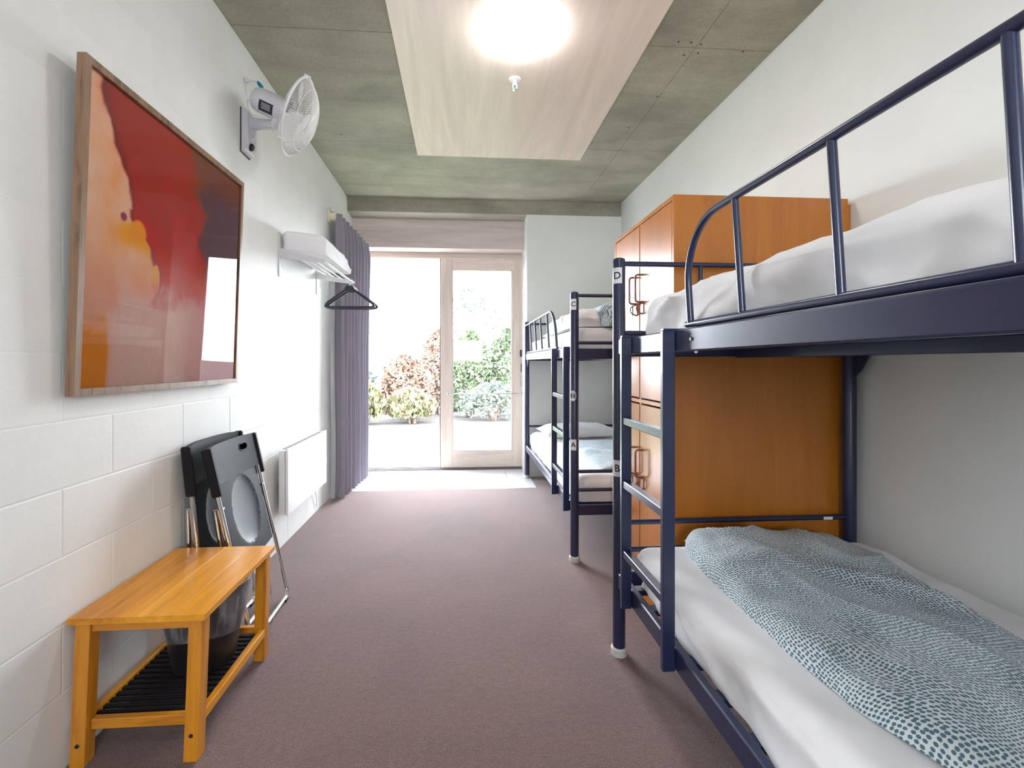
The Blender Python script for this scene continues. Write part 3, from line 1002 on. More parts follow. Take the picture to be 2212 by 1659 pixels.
obj('shelf', MB().box(WX + .004, XR - .045, WY0 + .018, YM - .009, 1.0, 1.018).box(WX + .004, XR - .045, YM + .009, WY1 - .018, 1.0, 1.018)
    .box(WX + .004, XR - .045, WY0 + .018, WY1 - .018, .08, .098), M['ply_edge'], wr)
for j, (za, zb_) in enumerate(((.085, .992), (1.026, WZ - .022))):
    for i in (0, 1):
        a, b = (WY0 + .022, YM - .006) if i == 0 else (YM + .006, WY1 - .022)
        dr = obj('door', MB().box(WX + .001, WX + .019, a, b, za, zb_, ch=.0012), M['ply'], wr)
        hy = (b - .035) if i == 0 else (a + .035)
        hz = (1.575 if j else .70)
        L = .068
        pts = fillet([(WX + .001, hy, hz + L), (WX - .038, hy, hz + L), (WX - .038, hy, hz - L), (WX + .001, hy, hz - L)], .016)
        obj('handle', MB().tube(pts, .0055, 10), M['bronze'], dr, smooth=40)
        kz = (1.475 if j else .60)
        kx = WX - .02
        hs = MB().box(WX - .003, WX + .001, hy - .014, hy + .014, kz - .03, kz + .03, ch=.001)
        ring = [(WX + .001 - .034 * math.sin(a2), hy, kz + .026 * math.cos(a2)) for a2 in [math.pi * i2 / 12 for i2 in range(13)]]
        hs.tube(ring, .0032, 8)
        hs.tube([(kx, hy, kz + .024), (kx, hy, kz - .03)], .003, 8)
        obj('lock_hasp', hs, M['bronze'], dr, smooth=40)

# ------------------------------------------------------------------ framed painting
PY0, PY1, PZ0, PZ1 = 1.44, 2.432, 1.102, 2.114
def px_at(z_):  # front face x: top leans into the room
    return -1.131 + .034 * (z_ - PZ0) / (PZ1 - PZ0)
pt_ = thing('framed_painting', 'large abstract red and orange painting in a weathered wooden frame behind glass', 'painting', (-1.13, (PY0 + PY1) / 2, PZ0))
FW, FT = .022, .026
def slab(y0, y1, z0, z1, d0, d1, mi=0):
    mb = MB()
    vs = []
    for z_ in (z0, z1):
        for y in (y0, y1):
            for d in (d0, d1):
                vs.append((px_at(z_) - d, y, z_))
    mb.add(vs, [(0, 1, 3, 2), (4, 6, 7, 5), (0, 4, 5, 1), (2, 3, 7, 6), (0, 2, 6, 4), (1, 5, 7, 3)])
    return mb
for (a, b, c_, d) in ((PY0, PY0 + FW, PZ0, PZ1), (PY1 - FW * .8, PY1, PZ0, PZ1), (PY0 + FW, PY1 - FW * .8, PZ0, PZ0 + FW), (PY0 + FW, PY1 - FW * .8, PZ1 - FW, PZ1)):
    obj('frame_side', slab(a, b, c_, d, 0, FT), M['frame_wood'], pt_, fix=True)
# painted print: flat colours per vertex
NS = 210
me_v = []
cols = []
def mixc(a, b, t_): return tuple(a[i] + (b[i] - a[i]) * t_ for i in range(3))
def col8(r, g, b): return srgb(r, g, b)[:3]
def paint(s, t_):
    nz = noise.noise(Vector((s * 4, t_ * 4, 0))); n2 = fbm((s * 11, t_ * 9, 5)); n3 = fbm((s * 40, t_ * 30, 2))
    red = mixc(col8(112, 34, 22), col8(148, 34, 20), S(.15, .75, t_ + .15 * n2))
    red = mixc(red, col8(150, 28, 58), S(.45, .75, t_) * .6)
    red = mixc(red, col8(70, 38, 28), S(.50, .62, s - .35 * t_ + .07 * n2 + .03 * nz) * (1 - S(.15, .5, t_ - .2)) * .9)
    red = mixc(red, col8(48, 30, 36), S(.62, .72, s + .08 * n2) * S(.02, .2, t_) * (1 - S(.45, .6, t_)))
    bx = .075 + .14 * S(0, .38, t_) + .018 * n2
    if t_ > .38: bx = .215 + .11 * S(.40, .50, t_) + .03 * S(.5, .6, t_) - .17 * S(.66, .78, t_)
    peach = mixc(col8(250, 156, 126), col8(250, 150, 104), t_)
    peach = mixc(peach, col8(252, 190, 170), .5 + .5 * n2)
    peach = mixc(peach, col8(236, 140, 52), S(.40, .46, t_) * (1 - S(.47, .55, t_)) * S(.12, .22, s))
    peach = mixc(peach, col8(228, 110, 90), S(.5, .7, t_) * .5)
    c = mixc(peach, red, S(bx - .006, bx + .012, s))
    # dark contour along the edge
    dk = math.exp(-((s - bx - .012 - .008 * nz) / (.012 + .012 * (1 - S(.0, .3, t_)))) ** 2) * (1 - S(.55, .62, t_))
    c = mixc(c, col8(45, 14, 26), .6 * dk)
    # pale lower right field
    low = S(.64, .72, t_ + .06 * n2 + .05 * (s - .3)) * S(.10, .2, s)
    c = mixc(c, mixc(col8(196, 168, 160), col8(150, 90, 110), S(.4, .8, s)), low)
    # orange heart shaped bloom
    e = ((s - .262) / .045) ** 2 + ((t_ - .45) / .045) ** 2
    c = mixc(c, col8(250, 135, 12), 1 - S(.6, 1.2, e + .3 * n2))
    e = ((s - .19) / .016) ** 2 + ((t_ - .415) / .016) ** 2
    c = mixc(c, col8(90, 20, 50), 1 - S(.6, 1.3, e))
    e = ((s - .362) / .026) ** 2 + ((t_ - .60) / .055) ** 2
    c = mixc(c, mixc(col8(232, 160, 110), col8(220, 100, 100), S(.58, .66, t_)), 1 - S(.7, 1.2, e + .3 * n2))
    e2 = math.exp(-((e ** .5 - 1.15) / .14) ** 2) * S(.35, .39, s)
    c = mixc(c, col8(60, 20, 40), .7 * e2)
    # orange corner
    oc = (1 - S(.125, .15, s + .01 * n2)) * S(.72, .86, t_ + .05 * n2)
    c = mixc(c, col8(238, 128, 30), oc)
    if t_ > .45: c = mixc(c, col8(240, 205, 196), .35 * S(.45, .8, t_) * (1 - oc))  # pale flare haze painted into the lower part of the print
    c = tuple(max(0, x * (1 + .06 * n3)) ** .68 for x in c)
    L_ = sum(c) / 3
    return tuple(min(.97, max(.004, L_ + (x - L_) * 1.6) * 1.15) for x in c)
mb = MB()
iy0, iy1, iz0, iz1 = PY0 + FW - .002, PY1 - FW * .8 + .002, PZ0 + FW - .002, PZ1 - FW + .002
mb.grid(lambda u, v: Vector((px_at(iz1 + (iz0 - iz1) * v) - .012, iy0 + (iy1 - iy0) * u, iz1 + (iz0 - iz1) * v)), NS, NS, flip=True)
art = obj('print', mb, None or M['ink'], pt_)
ca = art.data.color_attributes.new('paint', 'FLOAT_COLOR', 'POINT')
buf = []
for i in range(NS + 1):
    for j in range(NS + 1):
        c = paint(i / NS * .96 + .02, j / NS)
        buf += [c[0], c[1], c[2], 1]
ca.data.foreach_set('color', buf)
q = NT('painted_print')
at_ = q.n('ShaderNodeAttribute', attribute_name='paint')
q.l(at_.outputs['Color'], q.b.inputs['Base Color'])
q.b.inputs['Roughness'].default_value = .6
art.data.materials.clear(); art.data.materials.append(q.m)
obj('glass', MB().grid(lambda u, v: Vector((px_at(iz1 + (iz0 - iz1) * v) - .007, iy0 + (iy1 - iy0) * u, iz1 + (iz0 - iz1) * v)), 1, 1, flip=True), M['picture_glass'], pt_)
obj('backing_board', slab(PY0 + .01, PY1 - .01, PZ0 + .01, PZ1 - .01, .014, .024), M['frame_wood'], pt_, fix=True)
ORGp = ORG['framed_painting']
obj('hanging_wire', MB().tube([(px_at(2.0) - .024, PY0 + .2, 2.0), (XL + .003, (PY0 + PY1) / 2, 2.06), (px_at(2.0) - .024, PY1 - .2, 2.0)], .0015, 6), M['steel'], pt_)

# ------------------------------------------------------------------ wall fan
FC = Vector((-.84, 2.485, 2.48))
n_ = Vector((.93, .12, -.36)).normalized()
up = (Vector((0, 0, 1)) - n_ * n_.z).normalized()
sd = n_.cross(up)
fan = thing('wall_fan', 'white caged wall fan on a grey bracket high on the left wall', 'fan', (XL, 2.60, 2.44))
MY = 2.60
# base plate with the arm
def P3(h, a, r): return FC + n_ * h + (up * math.cos(a) + sd * math.sin(a)) * r
bp = MB()
pr = fillet([(0, 2.555), (.028, 2.555), (.032, 2.35), (.012, 2.33), (0, 2.33)], .02, 4)
prof = [(p.x, p.y) for p in [Vector((a, b, 0)) for a, b, *_ in [(q0[0], q0[1]) for q0 in [(v.x, v.y) for v in fillet([(.0, 2.56, 0), (.032, 2.56, 0), (.036, 2.38, 0), (.020, 2.335, 0), (0, 2.33, 0)], .025, 5)]]]]
n0 = len(prof)
vs = [(XL + .004 + a, MY - .05, b) for a, b in prof] + [(XL + .004 + a, MY + .05, b) for a, b in prof]
bp.add(vs, [tuple(range(n0)), tuple(reversed(range(n0, 2 * n0)))] + [(k, k + n0, (k + 1) % n0 + n0, (k + 1) % n0) for k in range(n0)])
base = obj('wall_bracket', bp, M['grey_plastic'], fan, fix=True, smooth=30)
obj('back_plate', MB().box(XL + .0005, XL + .005, MY - .054, MY + .054, 2.325, 2.565, ch=.001), M['ink'], fan)
obj('control_knob', MB().lathe([(.020, 0), (.020, .010), (.016, .016), (0.0005, .016)], (XL + .030, MY - .005, 2.372), (.9, 0, -.35), 20), M['black_plastic'], fan, smooth=35)
hook_ = MB().tube(fillet([(XL + .035, MY - .01, 2.44), (XL + .062, MY - .01, 2.435), (XL + .058, MY - .01, 2.41), (XL + .04, MY - .01, 2.405)], .01), .005, 8)
obj('cord_hook', hook_, M['grey_plastic'], fan, smooth=40)
MC = FC - n_ * .16 
arm_end = FC - n_ * .115 - Vector((0, 0, .075))
ar = MB().tube([(XL + .02, MY, 2.50), (XL + .09, MY - .01, 2.495), (arm_end.x - .02, arm_end.y + .02, arm_end.z + .0), (arm_end.x, arm_end.y, arm_end.z + .03), (arm_end.x + .005, arm_end.y, arm_end.z + .07)],
               [.038, .028, .024, .024, .022], 20)
obj('arm', ar, M['grey_plastic'], fan, smooth=50)
mo = MB()
mo.lathe([(0.001, -.245), (.036, -.242), (.052, -.230), (.060, -.205), (.063, -.12), (.060, -.075), (.050, -.06), (0.001, -.06)], FC, n_, 28)
motor = obj('motor_housing', mo, M['grey_plastic'], fan, smooth=40)
lb = MB()
# label wrapped on the camera side of the motor
def ml(h, a, r=.0638): return FC + n_ * h + (up * math.cos(a) + sd * math.sin(a)) * r
vd = (Vector((0, 0, EYE)) - FC).normalized()
a_c = math.atan2(vd.dot(sd), vd.dot(up))
lb.grid(lambda u, v: ml(-.185 + .07 * v, a_c + .35 - .42 + .84 * u), 10, 2)
lbo = obj('rating_label', lb, M['ink'], motor)
lt = MB()
for k in range(5):
    lt.grid(lambda u, v: ml(-.172 + .045 * v, a_c + .35 - .26 + .1 * k + .03 * u, .0642), 1, 3)
obj('label_print', lt, M['label_white'], motor)
# cage: rear and front
RC = .195
def cage(h_of_r, rings, nrad, r_in):
    mb = MB()
    for r in rings:
        mb.tube([P3(h_of_r(r), 2 * math.pi * i / 40, r) for i in range(40)], .0016, 5, closed=True)
    for k in range(nrad):
        a = 2 * math.pi * k / nrad
        rr = [r_in + (RC - r_in) * i / 5 for i in range(6)]
        mb.tube([P3(h_of_r(r), a + .12 * (r / RC), r) for r in rr], .0011, 4, cap=False)
    return mb
rear = lambda r: -.062 + .045 * (r / RC) ** 3
front = lambda r: .070 - .076 * (r / RC) ** 3
obj('rear_cage', cage(rear, (.07, .13), 84, .055), M['white_plastic'], fan)
obj('front_cage', cage(front, (.06, .11, .155), 96, .04), M['white_plastic'], fan)
rim = MB().tube([P3(-.010, 2 * math.pi * i / 64, RC + .001) for i in range(64)], .0065, 8, closed=True)
for a in (.5, 2.6, 4.7):
    rim.tube([P3(-.024, a, RC + .006), P3(.006, a, RC + .006)], .007, 8)
obj('cage_rim', rim, M['white_plastic'], fan, smooth=50)
obj('centre_badge', MB().lathe([(.045, .060), (.047, .066), (.040, .073), (.0005, .076)], FC, n_, 28), M['white_metal'], fan, smooth=40)
bl = MB().lathe([(.030, -.055), (.032, -.01), (.026, .008), (.0005, .014)], FC, n_, 20)
obj('hub', bl, M['white_plastic'], fan, smooth=40)
for k in range(3):
    a0 = 2 * math.pi * k / 3 + .4
    def bf(u, v):
        r = .025 + .145 * u
        w_ = .25 + .75 * math.sin(math.pi * min(1, .15 + u * .75)) ** .7
        a = a0 + (v - .5) * 1.35 * w_ + .3 * u
        return P3(-.018 + .030 * (v - .5) * (1 - .2 * u) * 1.4, a, r)
    b1 = MB().grid(bf, 8, 8); b1.grid(lambda u, v: bf(u, v) - n_ * .0015, 8, 8, flip=True)
    obj('blade', b1, M['white_plastic'], fan, smooth=60)
# cord, teal tape and loop
cd = MB()
a_ = FC - n_ * .24
wallp = Vector((XL + .004, 2.60, 2.735))
cd.tube(fillet([wallp, (XL + .045, 2.60, 2.735), (XL + .085, 2.585, 2.735)], .02), [.012] + [.008] * 6 + [.004], 8) if False else None
cd.tube([wallp, (XL + .03, 2.60, 2.733), (XL + .07, 2.598, 2.728)], [.014, .006, .004], 8)
cd.tube([(XL + .095, 2.595, 2.69), (XL + .105, 2.58, 2.655), a_ + Vector((.01, 0, .035))], .0022, 6)
obj('power_cord', cd, M['grey_plastic'], fan, smooth=50)
obj('tape_flag', MB().tube([(XL + .068, 2.598, 2.73), (XL + .078, 2.597, 2.715), (XL + .090, 2.595, 2.70), (XL + .096, 2.595, 2.675)], [.005, .011, .011, .003], 6), M['teal'], fan, smooth=30)
lp = MB().tube(fillet([a_ + Vector((-.01, 0, -.02)), a_ + Vector((-.03, 0, -.01)), a_ + Vector((-.025, -.01, -.06)), a_ + Vector((.0, -.01, -.10)), arm_end + Vector((-.02, 0, .02))], .02), .0025, 6)
lp.tube(fillet([arm_end + Vector((-.06, -.03, -.03)), arm_end + Vector((-.02, -.03, -.03)), arm_end + Vector((.02, -.03, -.07)), arm_end + Vector((.01, -.03, -.085)), arm_end + Vector((-.02, -.03, -.05)), arm_end + Vector((0, -.03, -.02))], .02), .0025, 6)
obj('cable_loop', lp, M['grey_plastic'], fan, smooth=50)

# ------------------------------------------------------------------ luggage rack with linen and hangers
RY0, RY1, RZ = 3.07, 3.85, 1.90
rk = thing('wall_rack', 'white tubular wall rack with parallel bars beside the curtain', 'rack', (XL, (RY0 + RY1) / 2, 1.86))
for y in (RY0, RY1):
    m = MB()
    m.box(XL + .0005, XL + .007, y - .012, y + .012, 1.76, 2.04, ch=.001)
    pts = [(XL + .005, 1.945), (XL + .06, 1.925), (XL + .285, 1.873), (XL + .292, 1.858), (XL + .28, 1.850), (XL + .16, 1.862), (XL + .005, 1.885)]
    k = len(pts)
    vs = [(a, y - .006, b) for a, b in pts] + [(a, y + .006, b) for a, b in pts]
    m.add(vs, [tuple(range(k)), tuple(reversed(range(k, 2 * k)))] + [(i, i + k, (i + 1) % k + k, (i + 1) % k) for i in range(k)])
    obj('bracket', m, M['grey_plastic'] if y == RY0 else M['white_metal'], rk, fix=True)
for i in range(4):
    x = XL + .075 + i * .064
    obj('bar', MB().tube([(x, RY0, 1.913 - i * .015), (x, RY1, 1.913 - i * .015)], .005, 10), M['white_metal'], rk, smooth=40)
hr = MB().tube(fillet([(XL + .283, RY0 + .0, 1.862), (XL + .30, RY0 + .03, 1.852), (XL + .30, RY1 - .03, 1.852), (XL + .283, RY1 + .0, 1.862)], .01), .006, 10)
obj('hanging_rail', hr, M['white_metal'], rk, smooth=40)
# vacuum packed linen on the rack
def d_lin(P, n):
    a = ridge((P.x * 14, P.y * 9, P.z * 14)); b = fbm((P.x * 20, P.y * 20, P.z * 20))
    k = .4 + 2.0 * S(3.55, 3.85, P.y)
    return n * ((a ** 3 - .5) * .012 * k + b * .006 * k)
lin = rbox(XL + .012, XL + .285, RY0 + .01, 3.80, 1.93, 2.055, .04, 20, 50, 10, d_lin)
lin.v = [Vector((v.x, v.y, v.z - (v.x - XL) * .11 + .015 - .05 * S(3.6, 3.9, v.y) * (1 if v.z > 1.97 else 0))) for v in lin.v]
o = obj('folded_linen', lin, M['sheet'], smooth=60, fix=True)
tag(o, 'crumpled white linen bundle lying on the wall rack', 'linen')
def hanger(cx, cy, ztop, rz, label, wd=.40):
    t = thing('coat_hanger', label, 'hanger', (cx, cy, ztop), group='black hangers on the wall rack', rot=(0, 0, rz))
    hz = -.075
    pts = fillet([(-wd / 2, 0, hz - .140), (-wd / 2 + .02, 0, hz - .115), (-.04, 0, hz - .018), (0, 0, hz), (.04, 0, hz - .018), (wd / 2 - .02, 0, hz - .115), (wd / 2, 0, hz - .140), (wd / 2 - .04, 0, hz - .150), (0, 0, hz - .150), (-wd / 2 + .04, 0, hz - .150)], .025, 4)
    obj('hanger_body', MB().tube(pts, .0105, 10, closed=True), M['hanger'], t, smooth=50, local=True)
    nk = MB().add([(-.05, -.008, hz - .022), (.05, -.008, hz - .022), (.026, -.008, hz + .020), (-.026, -.008, hz + .020), (-.05, .008, hz - .022), (.05, .008, hz - .022), (.026, .008, hz + .020), (-.026, .008, hz + .020)],
                  [(0, 1, 2, 3), (7, 6, 5, 4), (0, 4, 5, 1), (1, 5, 6, 2), (2, 6, 7, 3), (3, 7, 4, 0)])
    obj('neck', nk, M['hanger'], t, local=True)
    hk = [(0, 0, hz + .015), (0, 0, hz + .030)] + [(.0 + .018 * math.sin(a) , 0, -.013 + .0 - .018 * math.cos(a) + .0) for a in [math.pi * i / 8 for i in range(0, 9)]] + [(-.016, 0, -.004), (-.018, 0, -.016)]
    obj('hook', MB().tube(hk, .002, 8), M['chrome'], t, smooth=50, local=True)
    return t
hanger(-.872, 3.785, 1.866, .05, 'black plastic coat hanger hanging from the far end of the wall rack')
hanger(-.872, 3.71, 1.866, .02, 'second black coat hanger just in front of the far one on the rack', .38)

# ------------------------------------------------------------------ curtain
cu = thing('curtain', 'dark grey pleated curtain drawn back to the left of the garden door', 'curtain', (-1.06, 4.6, 0))
def cur(off):
    def f(u, v):
        zt = 2.52 - .05 * u
        z_ = .02 + (zt - .02) * v
        sp_ = 1 + .06 * S(.82, 1, v)
        y = 4.16 + (.82 + .12 * S(.55, 1, v)) * u * 1.0 
        top = S(.93, 1.0, v)
        am = (.050 - .024 * top) * (1 - .25 * S(0, .3, u) * 0)
        fr = 9
        ph = 2 * math.pi * fr * u + .8 * noise.noise(Vector((u * 6, v * 1.6, 1))) + .5 * math.sin(v * 3 + u * 9) * (1 - v)
        sn = math.sin(ph)
        x = -1.080 + .075 * u + am * math.copysign(abs(sn) ** .38, sn) + .01 * noise.noise(Vector((u * 12, v * 3, 4)))
        yy = y + .008 * math.cos(ph) * (1 - top) + .02 * noise.noise(Vector((u * 5, v * 2, 9))) * (1 - v)
        return Vector((x + off, yy, z_))
    return f
c1 = MB().grid(cur(0), 330, 40)
c1.grid(cur(-.0025), 330, 40, flip=True)
obj('cloth', c1, M['curtain'], cu, smooth=80)
obj('heading_tape', MB().grid(lambda u, v: cur(.0015)(u, .965 + .034 * v), 330, 2), M['curtain'], cu, smooth=80)
ln = MB().grid(lambda u, v: Vector((-1.135 + .035 * u + .004 * math.sin(v * 9), 4.135 + .012 * math.sin(v * 5), .02 + 2.2 * v)), 4, 30)
obj('lining', ln, M['lining'], cu, smooth=80)
tr = MB().box(-1.135, -1.115, 4.15, 4.95, 2.535, 2.56, ch=.003)
tr2 = obj('track', tr, M['white_metal'], cu)
br = MB().box(XL, XL + .07, 4.18, 4.24, 2.47, 2.535, ch=.006).box(XL, XL + .02, 4.16, 4.26, 2.45, 2.56, ch=.004)
obj('track_bracket', br, M['cream_plastic'], cu)
obj('track_bracket', MB().box(XL, XL + .05, 4.82, 4.86, 2.535, 2.56), M['cream_plastic'], cu)

# ------------------------------------------------------------------ panel heater
ht = thing('panel_heater', 'flat white electric panel heater low on the left wall', 'heater', (-1.11, 3.45, .25))
obj('front_panel', MB().box(-1.098, -1.082, 2.985, 3.82, .245, .66, ch=.003), M['white_metal'], ht)
obj('casing', MB().box(-1.135, -1.1, 2.975, 3.825, .25, .655, ch=.003), M['white_plastic'], ht)
vt = MB()
for k in range(18):
    vt.box(-1.13, -1.105, 3.02 + k * .043, 3.048 + k * .043, .6545, .6555)
obj('vent_slots', vt, M['ink'], ht)
obj('wall_mount', MB().box(XL, -1.135, 3.1, 3.13, .3, .6).box(XL, -1.135, 3.67, 3.7, .3, .6), M['steel'], ht)
obj('supply_cable', MB().tube(fillet([(-1.15, 3.74, .25), (-1.155, 3.76, .18), (-1.155, 3.80, .12), (-1.163, 3.82, .05)], .03), .003, 6), M['white_plastic'], ht, smooth=40)

# ------------------------------------------------------------------ bench
bn = thing('wooden_bench', 'low varnished pine bench with a black slatted shelf against the left wall', 'bench', (-.97, 1.73, 0))
BX0, BX1, BY0, BY1 = -1.163, -.772, 1.455, 1.985
xs_ = [BX0, -1.062, -.965, -.868, BX1]
for i in range(4):
    obj('board', MB().box(xs_[i], xs_[i + 1] - .0004, BY0, BY1, .424, .443, ch=.0003), M['pine'], bn)
def leg(x0, x1, y0, y1, dy0, dx):
    mb = MB()
    vs = []
    for (z_, oy, ox) in ((0, dy0, dx), (.12, dy0 * .7, dx * .7), (.4238, 0, 0)):
        for (x, y) in ((x0, y0), (x1, y0), (x1, y1), (x0, y1)):
            vs.append((x + ox, y + oy, z_))
    fs = [(3, 2, 1, 0), (8, 9, 10, 11)]
    for a in (0, 4):
        for i in range(4):
            j = (i + 1) % 4
            fs.append((a + i, a + j, a + 4 + j, a + 4 + i))
    mb.add(vs, fs)
    return mb
LT = .042
for (x0, y0, dy, dx) in ((BX0 + .012, BY0 + .014, -.016, -.006), (BX1 - .012 - LT, BY0 + .014, -.016, -.008), (BX0 + .012, BY1 - .014 - LT, .008, -.006), (BX1 - .012 - LT, BY1 - .014 - LT, -.004, -.008)):
    l = obj('leg', leg(x0, x0 + LT, y0, y0 + LT, dy, dx), M['pine_z'], bn)
    bv = l.modifiers.new('bevel', 'BEVEL'); bv.width = .002; bv.segments = 2
    if y0 < 1.6:
        obj('bolt_plug', MB().lathe([(.006, 0), (.006, .0015), (.0005, .0015)], (x0 + LT * .5 + dx * .8, y0 + dy * .85 - .0005, .065 if x0 < -1 else .078), (0, -1, 0), 14), M['ink'], l)
ap = [(BX0 + .012 + LT, BX1 - .012 - LT, BY0 + .022, BY0 + .040), (BX0 + .012 + LT, BX1 - .012 - LT, BY1 - .040, BY1 - .022)]
for a in ap:
    obj('apron', MB().box(*a, .392, .4235, ch=.001), M['pine_x'], bn)
for a in ap:
    obj('shelf_rail', MB().box(a[0] - .002, a[1] + .002, a[2] - .002, a[3] + .002, .098, .128, ch=.0015), M['pine_x'], bn)
for (a, b) in ((BX0 + .015, BX0 + .035), (BX1 - .040, BX1 - .018)):
    obj('shelf_rail', MB().box(a, b, BY0 + .03, BY1 - .03, .098, .128, ch=.0015), M['pine'], bn)
for k in range(15):
    y = BY0 + .062 + k * .0275
    obj('slat', MB().box(BX0 + .035, BX1 - .040, y, y + .014, .108, .118, ch=.001), M['black_plastic'], bn)

# ------------------------------------------------------------------ waste bin on the bench shelf
bx_, by_ = -.935, 1.765
wb_ = thing('waste_bin', 'round black waste bin with a clear liner on the bench shelf', 'bin', (bx_, by_, .1185))
pr = [(.001, 0), (.098, 0), (.102, .01), (.143, .276), (.147, .278), (.147, .284), (.139, .284), (.137, .276), (.096, .014), (.001, .012)]
obj('bucket', MB().lathe(pr, (bx_, by_, .1185), n=40, cap=False), M['bin'], wb_, smooth=35)
ln = MB()
def lf(u, v):
    a = 2 * math.pi * u
    z_ = .287 - .165 * v - .012 * math.sin(a * 2 + 1) * v
    r = .1495 - .041 * (.278 - min(z_, .278)) / .276 + .0016 * noise.noise(Vector((math.cos(a) * 7, math.sin(a) * 7, v * 4))) + .001
    return Vector((bx_ + r * math.cos(a), by_ + r * math.sin(a), .1185 + z_))
ln.grid(lf, 64, 12)
ln.grid(lambda u, v: Vector((bx_ + (.1505 - .018 * v) * math.cos(2 * math.pi * u), by_ + (.1505 - .018 * v) * math.sin(2 * math.pi * u), .1185 + .287 + .004 * math.sin(math.pi * v) - .02 * v)), 64, 4)
obj('liner', ln, M['liner'], wb_, smooth=60)
obj('rim_bead', MB().tube([(bx_ + .1495 * math.cos(2 * math.pi * i / 48), by_ + .1495 * math.sin(2 * math.pi * i / 48), .4055) for i in range(48)], .0022, 6, closed=True), M['grey_plastic'], wb_, smooth=50)

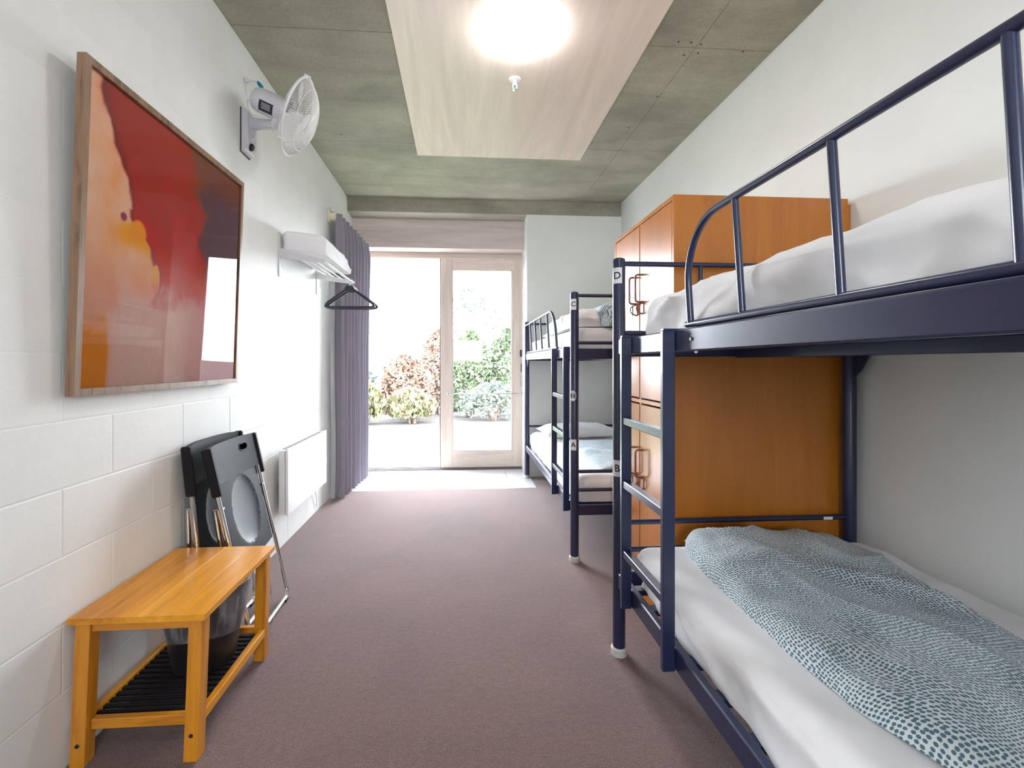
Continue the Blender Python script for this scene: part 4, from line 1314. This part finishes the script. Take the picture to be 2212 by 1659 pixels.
# ------------------------------------------------------------------ folded chairs
def chair(loc, lean, rz, label):
    t = thing('folding_chair', label, 'folding chair', loc, rot=(lean, 0, rz))
    Wd = .225
    # backrest shell, gently curved, with grip hole built as a recess and ring
    hx, hz_ = -.10, .815
    def back(u, v, off):
        x = -Wd + 2 * Wd * u
        z_ = .700 + .168 * v - .010 * (2 * u - 1) ** 4 * v
        y = .020 - .018 * (1 - (2 * u - 1) ** 2)
        return Vector((x, y + off, z_))
    b = MB()
    NU, NV = 45, 17
    ox, oz = .034, .017
    def inh(p): return abs((p.x - hx) / ox) ** 3 + abs((p.z - hz_) / oz) ** 3 < 1
    for off, fl in ((0, False), (-.022, True)):
        for i in range(NU):
            for j in range(NV):
                c_ = back((i + .5) / NU, (j + .5) / NV, 0)
                if inh(c_): continue
                q4 = [back(a / NU, c2 / NV, off) for a, c2 in ((i, j), (i, j + 1), (i + 1, j + 1), (i + 1, j))]
                b.add(q4, [(0, 1, 2, 3) if not fl else (3, 2, 1, 0)])
    for i in range(NU):
        for vv in (0, 1):
            b.add([back(i / NU, vv, 0), back((i + 1) / NU, vv, 0), back((i + 1) / NU, vv, -.022), back(i / NU, vv, -.022)], [(0, 1, 2, 3)])
    for j in range(NV):
        for uu in (0, 1):
            b.add([back(uu, j / NV, 0), back(uu, (j + 1) / NV, 0), back(uu, (j + 1) / NV, -.022), back(uu, j / NV, -.022)], [(0, 1, 2, 3)])
    bk = obj('backrest', b, M['black_plastic'], t, smooth=45, local=True, fix=True)
    rg = []
    for i in range(32):
        a = 2 * math.pi * i / 32
        x = hx + (ox + .001) * math.copysign(abs(math.cos(a)) ** .7, math.cos(a)); z_ = hz_ + (oz + .001) * math.copysign(abs(math.sin(a)) ** .7, math.sin(a))
        rg.append((x, .020 - .018 * (1 - (x / Wd) ** 2) - .001, z_))
    obj('grip_ring', MB().tube(rg, .0035, 8, closed=True), M['black_plastic'], bk, smooth=50, local=True)
    for s in (-1, 1):
        obj('side_cap', MB().box(s * Wd - .012, s * Wd + .012, -.012, .026, .655, .862, ch=.006), M['black_plastic'], bk, local=True)
    # seat with an oval dish
    ec, ea, eb = (0, .535), .125, .155
    def seat(u, v, off):
        x = (-.192 + .384 * u)
        z_ = .315 + .385 * v
        z_ += -.0 + .012 * (2 * u - 1) ** 2 * (1 - v)
        e = ((x - ec[0]) / ea) ** 2 + ((z_ - ec[1]) / eb) ** 2
        y = .004 - (.016 * max(0, 1 - e) ** .5 if off == 0 else 0)
        return Vector((x, y + off, z_))
    sb = MB()
    NU, NV = 44, 44
    sb.grid(lambda u, v: seat(u, v, 0), NU, NV, flip=True)
    sb.grid(lambda u, v: seat(u, v, -.024), NU, NV)
    for i in range(NU):
        for vv in (0, 1):
            sb.add([seat(i / NU, vv, 0), seat((i + 1) / NU, vv, 0), seat((i + 1) / NU, vv, -.024), seat(i / NU, vv, -.024)], [(0, 1, 2, 3)])
    for j in range(NV):
        for uu in (0, 1):
            sb.add([seat(uu, j / NV, 0), seat(uu, (j + 1) / NV, 0), seat(uu, (j + 1) / NV, -.024), seat(uu, j / NV, -.024)], [(0, 1, 2, 3)])
    st = obj('seat', sb, [M['seat_plastic'], M['dish_plastic']], t, smooth=35, local=True, fix=True)
    for p in st.data.polygons:
        c_ = p.center
        e = ((c_.x - ec[0]) / ea) ** 2 + ((c_.z - ec[1]) / eb) ** 2
        p.material_index = 1 if (e < 1 and c_.y > -.015) else 0
    # tubes
    R = .0095
    U1 = [(-Wd + .008, .004, .70), (-Wd + .008, .004, .012), (Wd - .008, .004, .012), (Wd - .008, .004, .70)]
    obj('front_frame', MB().tube(fillet(U1, .045, 6), R, 12), M['chrome'], t, smooth=50, local=True)
    U2 = [(-Wd + .030, -.030, .60), (-Wd + .030, -.074, .03), (Wd - .030, -.074, .03), (Wd - .030, -.030, .60)]
    obj('rear_frame', MB().tube(fillet(U2, .045, 6), R, 12), M['chrome'], t, smooth=50, local=True)
    for s in (-1, 1):
        br_ = MB()
        br_.tube([(s * (Wd - .012), -.008, .60), (s * (Wd - .020), -.012, .50), (s * (Wd - .022), -.012, .34)], .0075, 10)
        obj('hinge_arm', br_, M['chrome'], t, smooth=50, local=True)
        obj('hinge_pin', MB().tube([(s * (Wd - .02), -.03, .60), (s * (Wd - .02), .012, .60)], .005, 8), M['chrome'], t, smooth=50, local=True)
    for s in (-1, 1):
        ft = MB().box(s * (Wd - .06) - .018, s * (Wd - .06) + .018, -.006, .016, 0, .012, ch=.002)
        obj('foot_glide', ft, M['black_plastic'], t, local=True)
    return t
chair((-.885, 2.240, 0), math.radians(12.6), math.radians(-90 + 1.5), 'front folding chair with grip hole, black plastic and chrome, folded upright behind the bench')
chair((-1.045, 2.212, 0), math.radians(6.0), math.radians(-90), 'rear folding chair, mostly hidden, leaning on the wall behind the other')
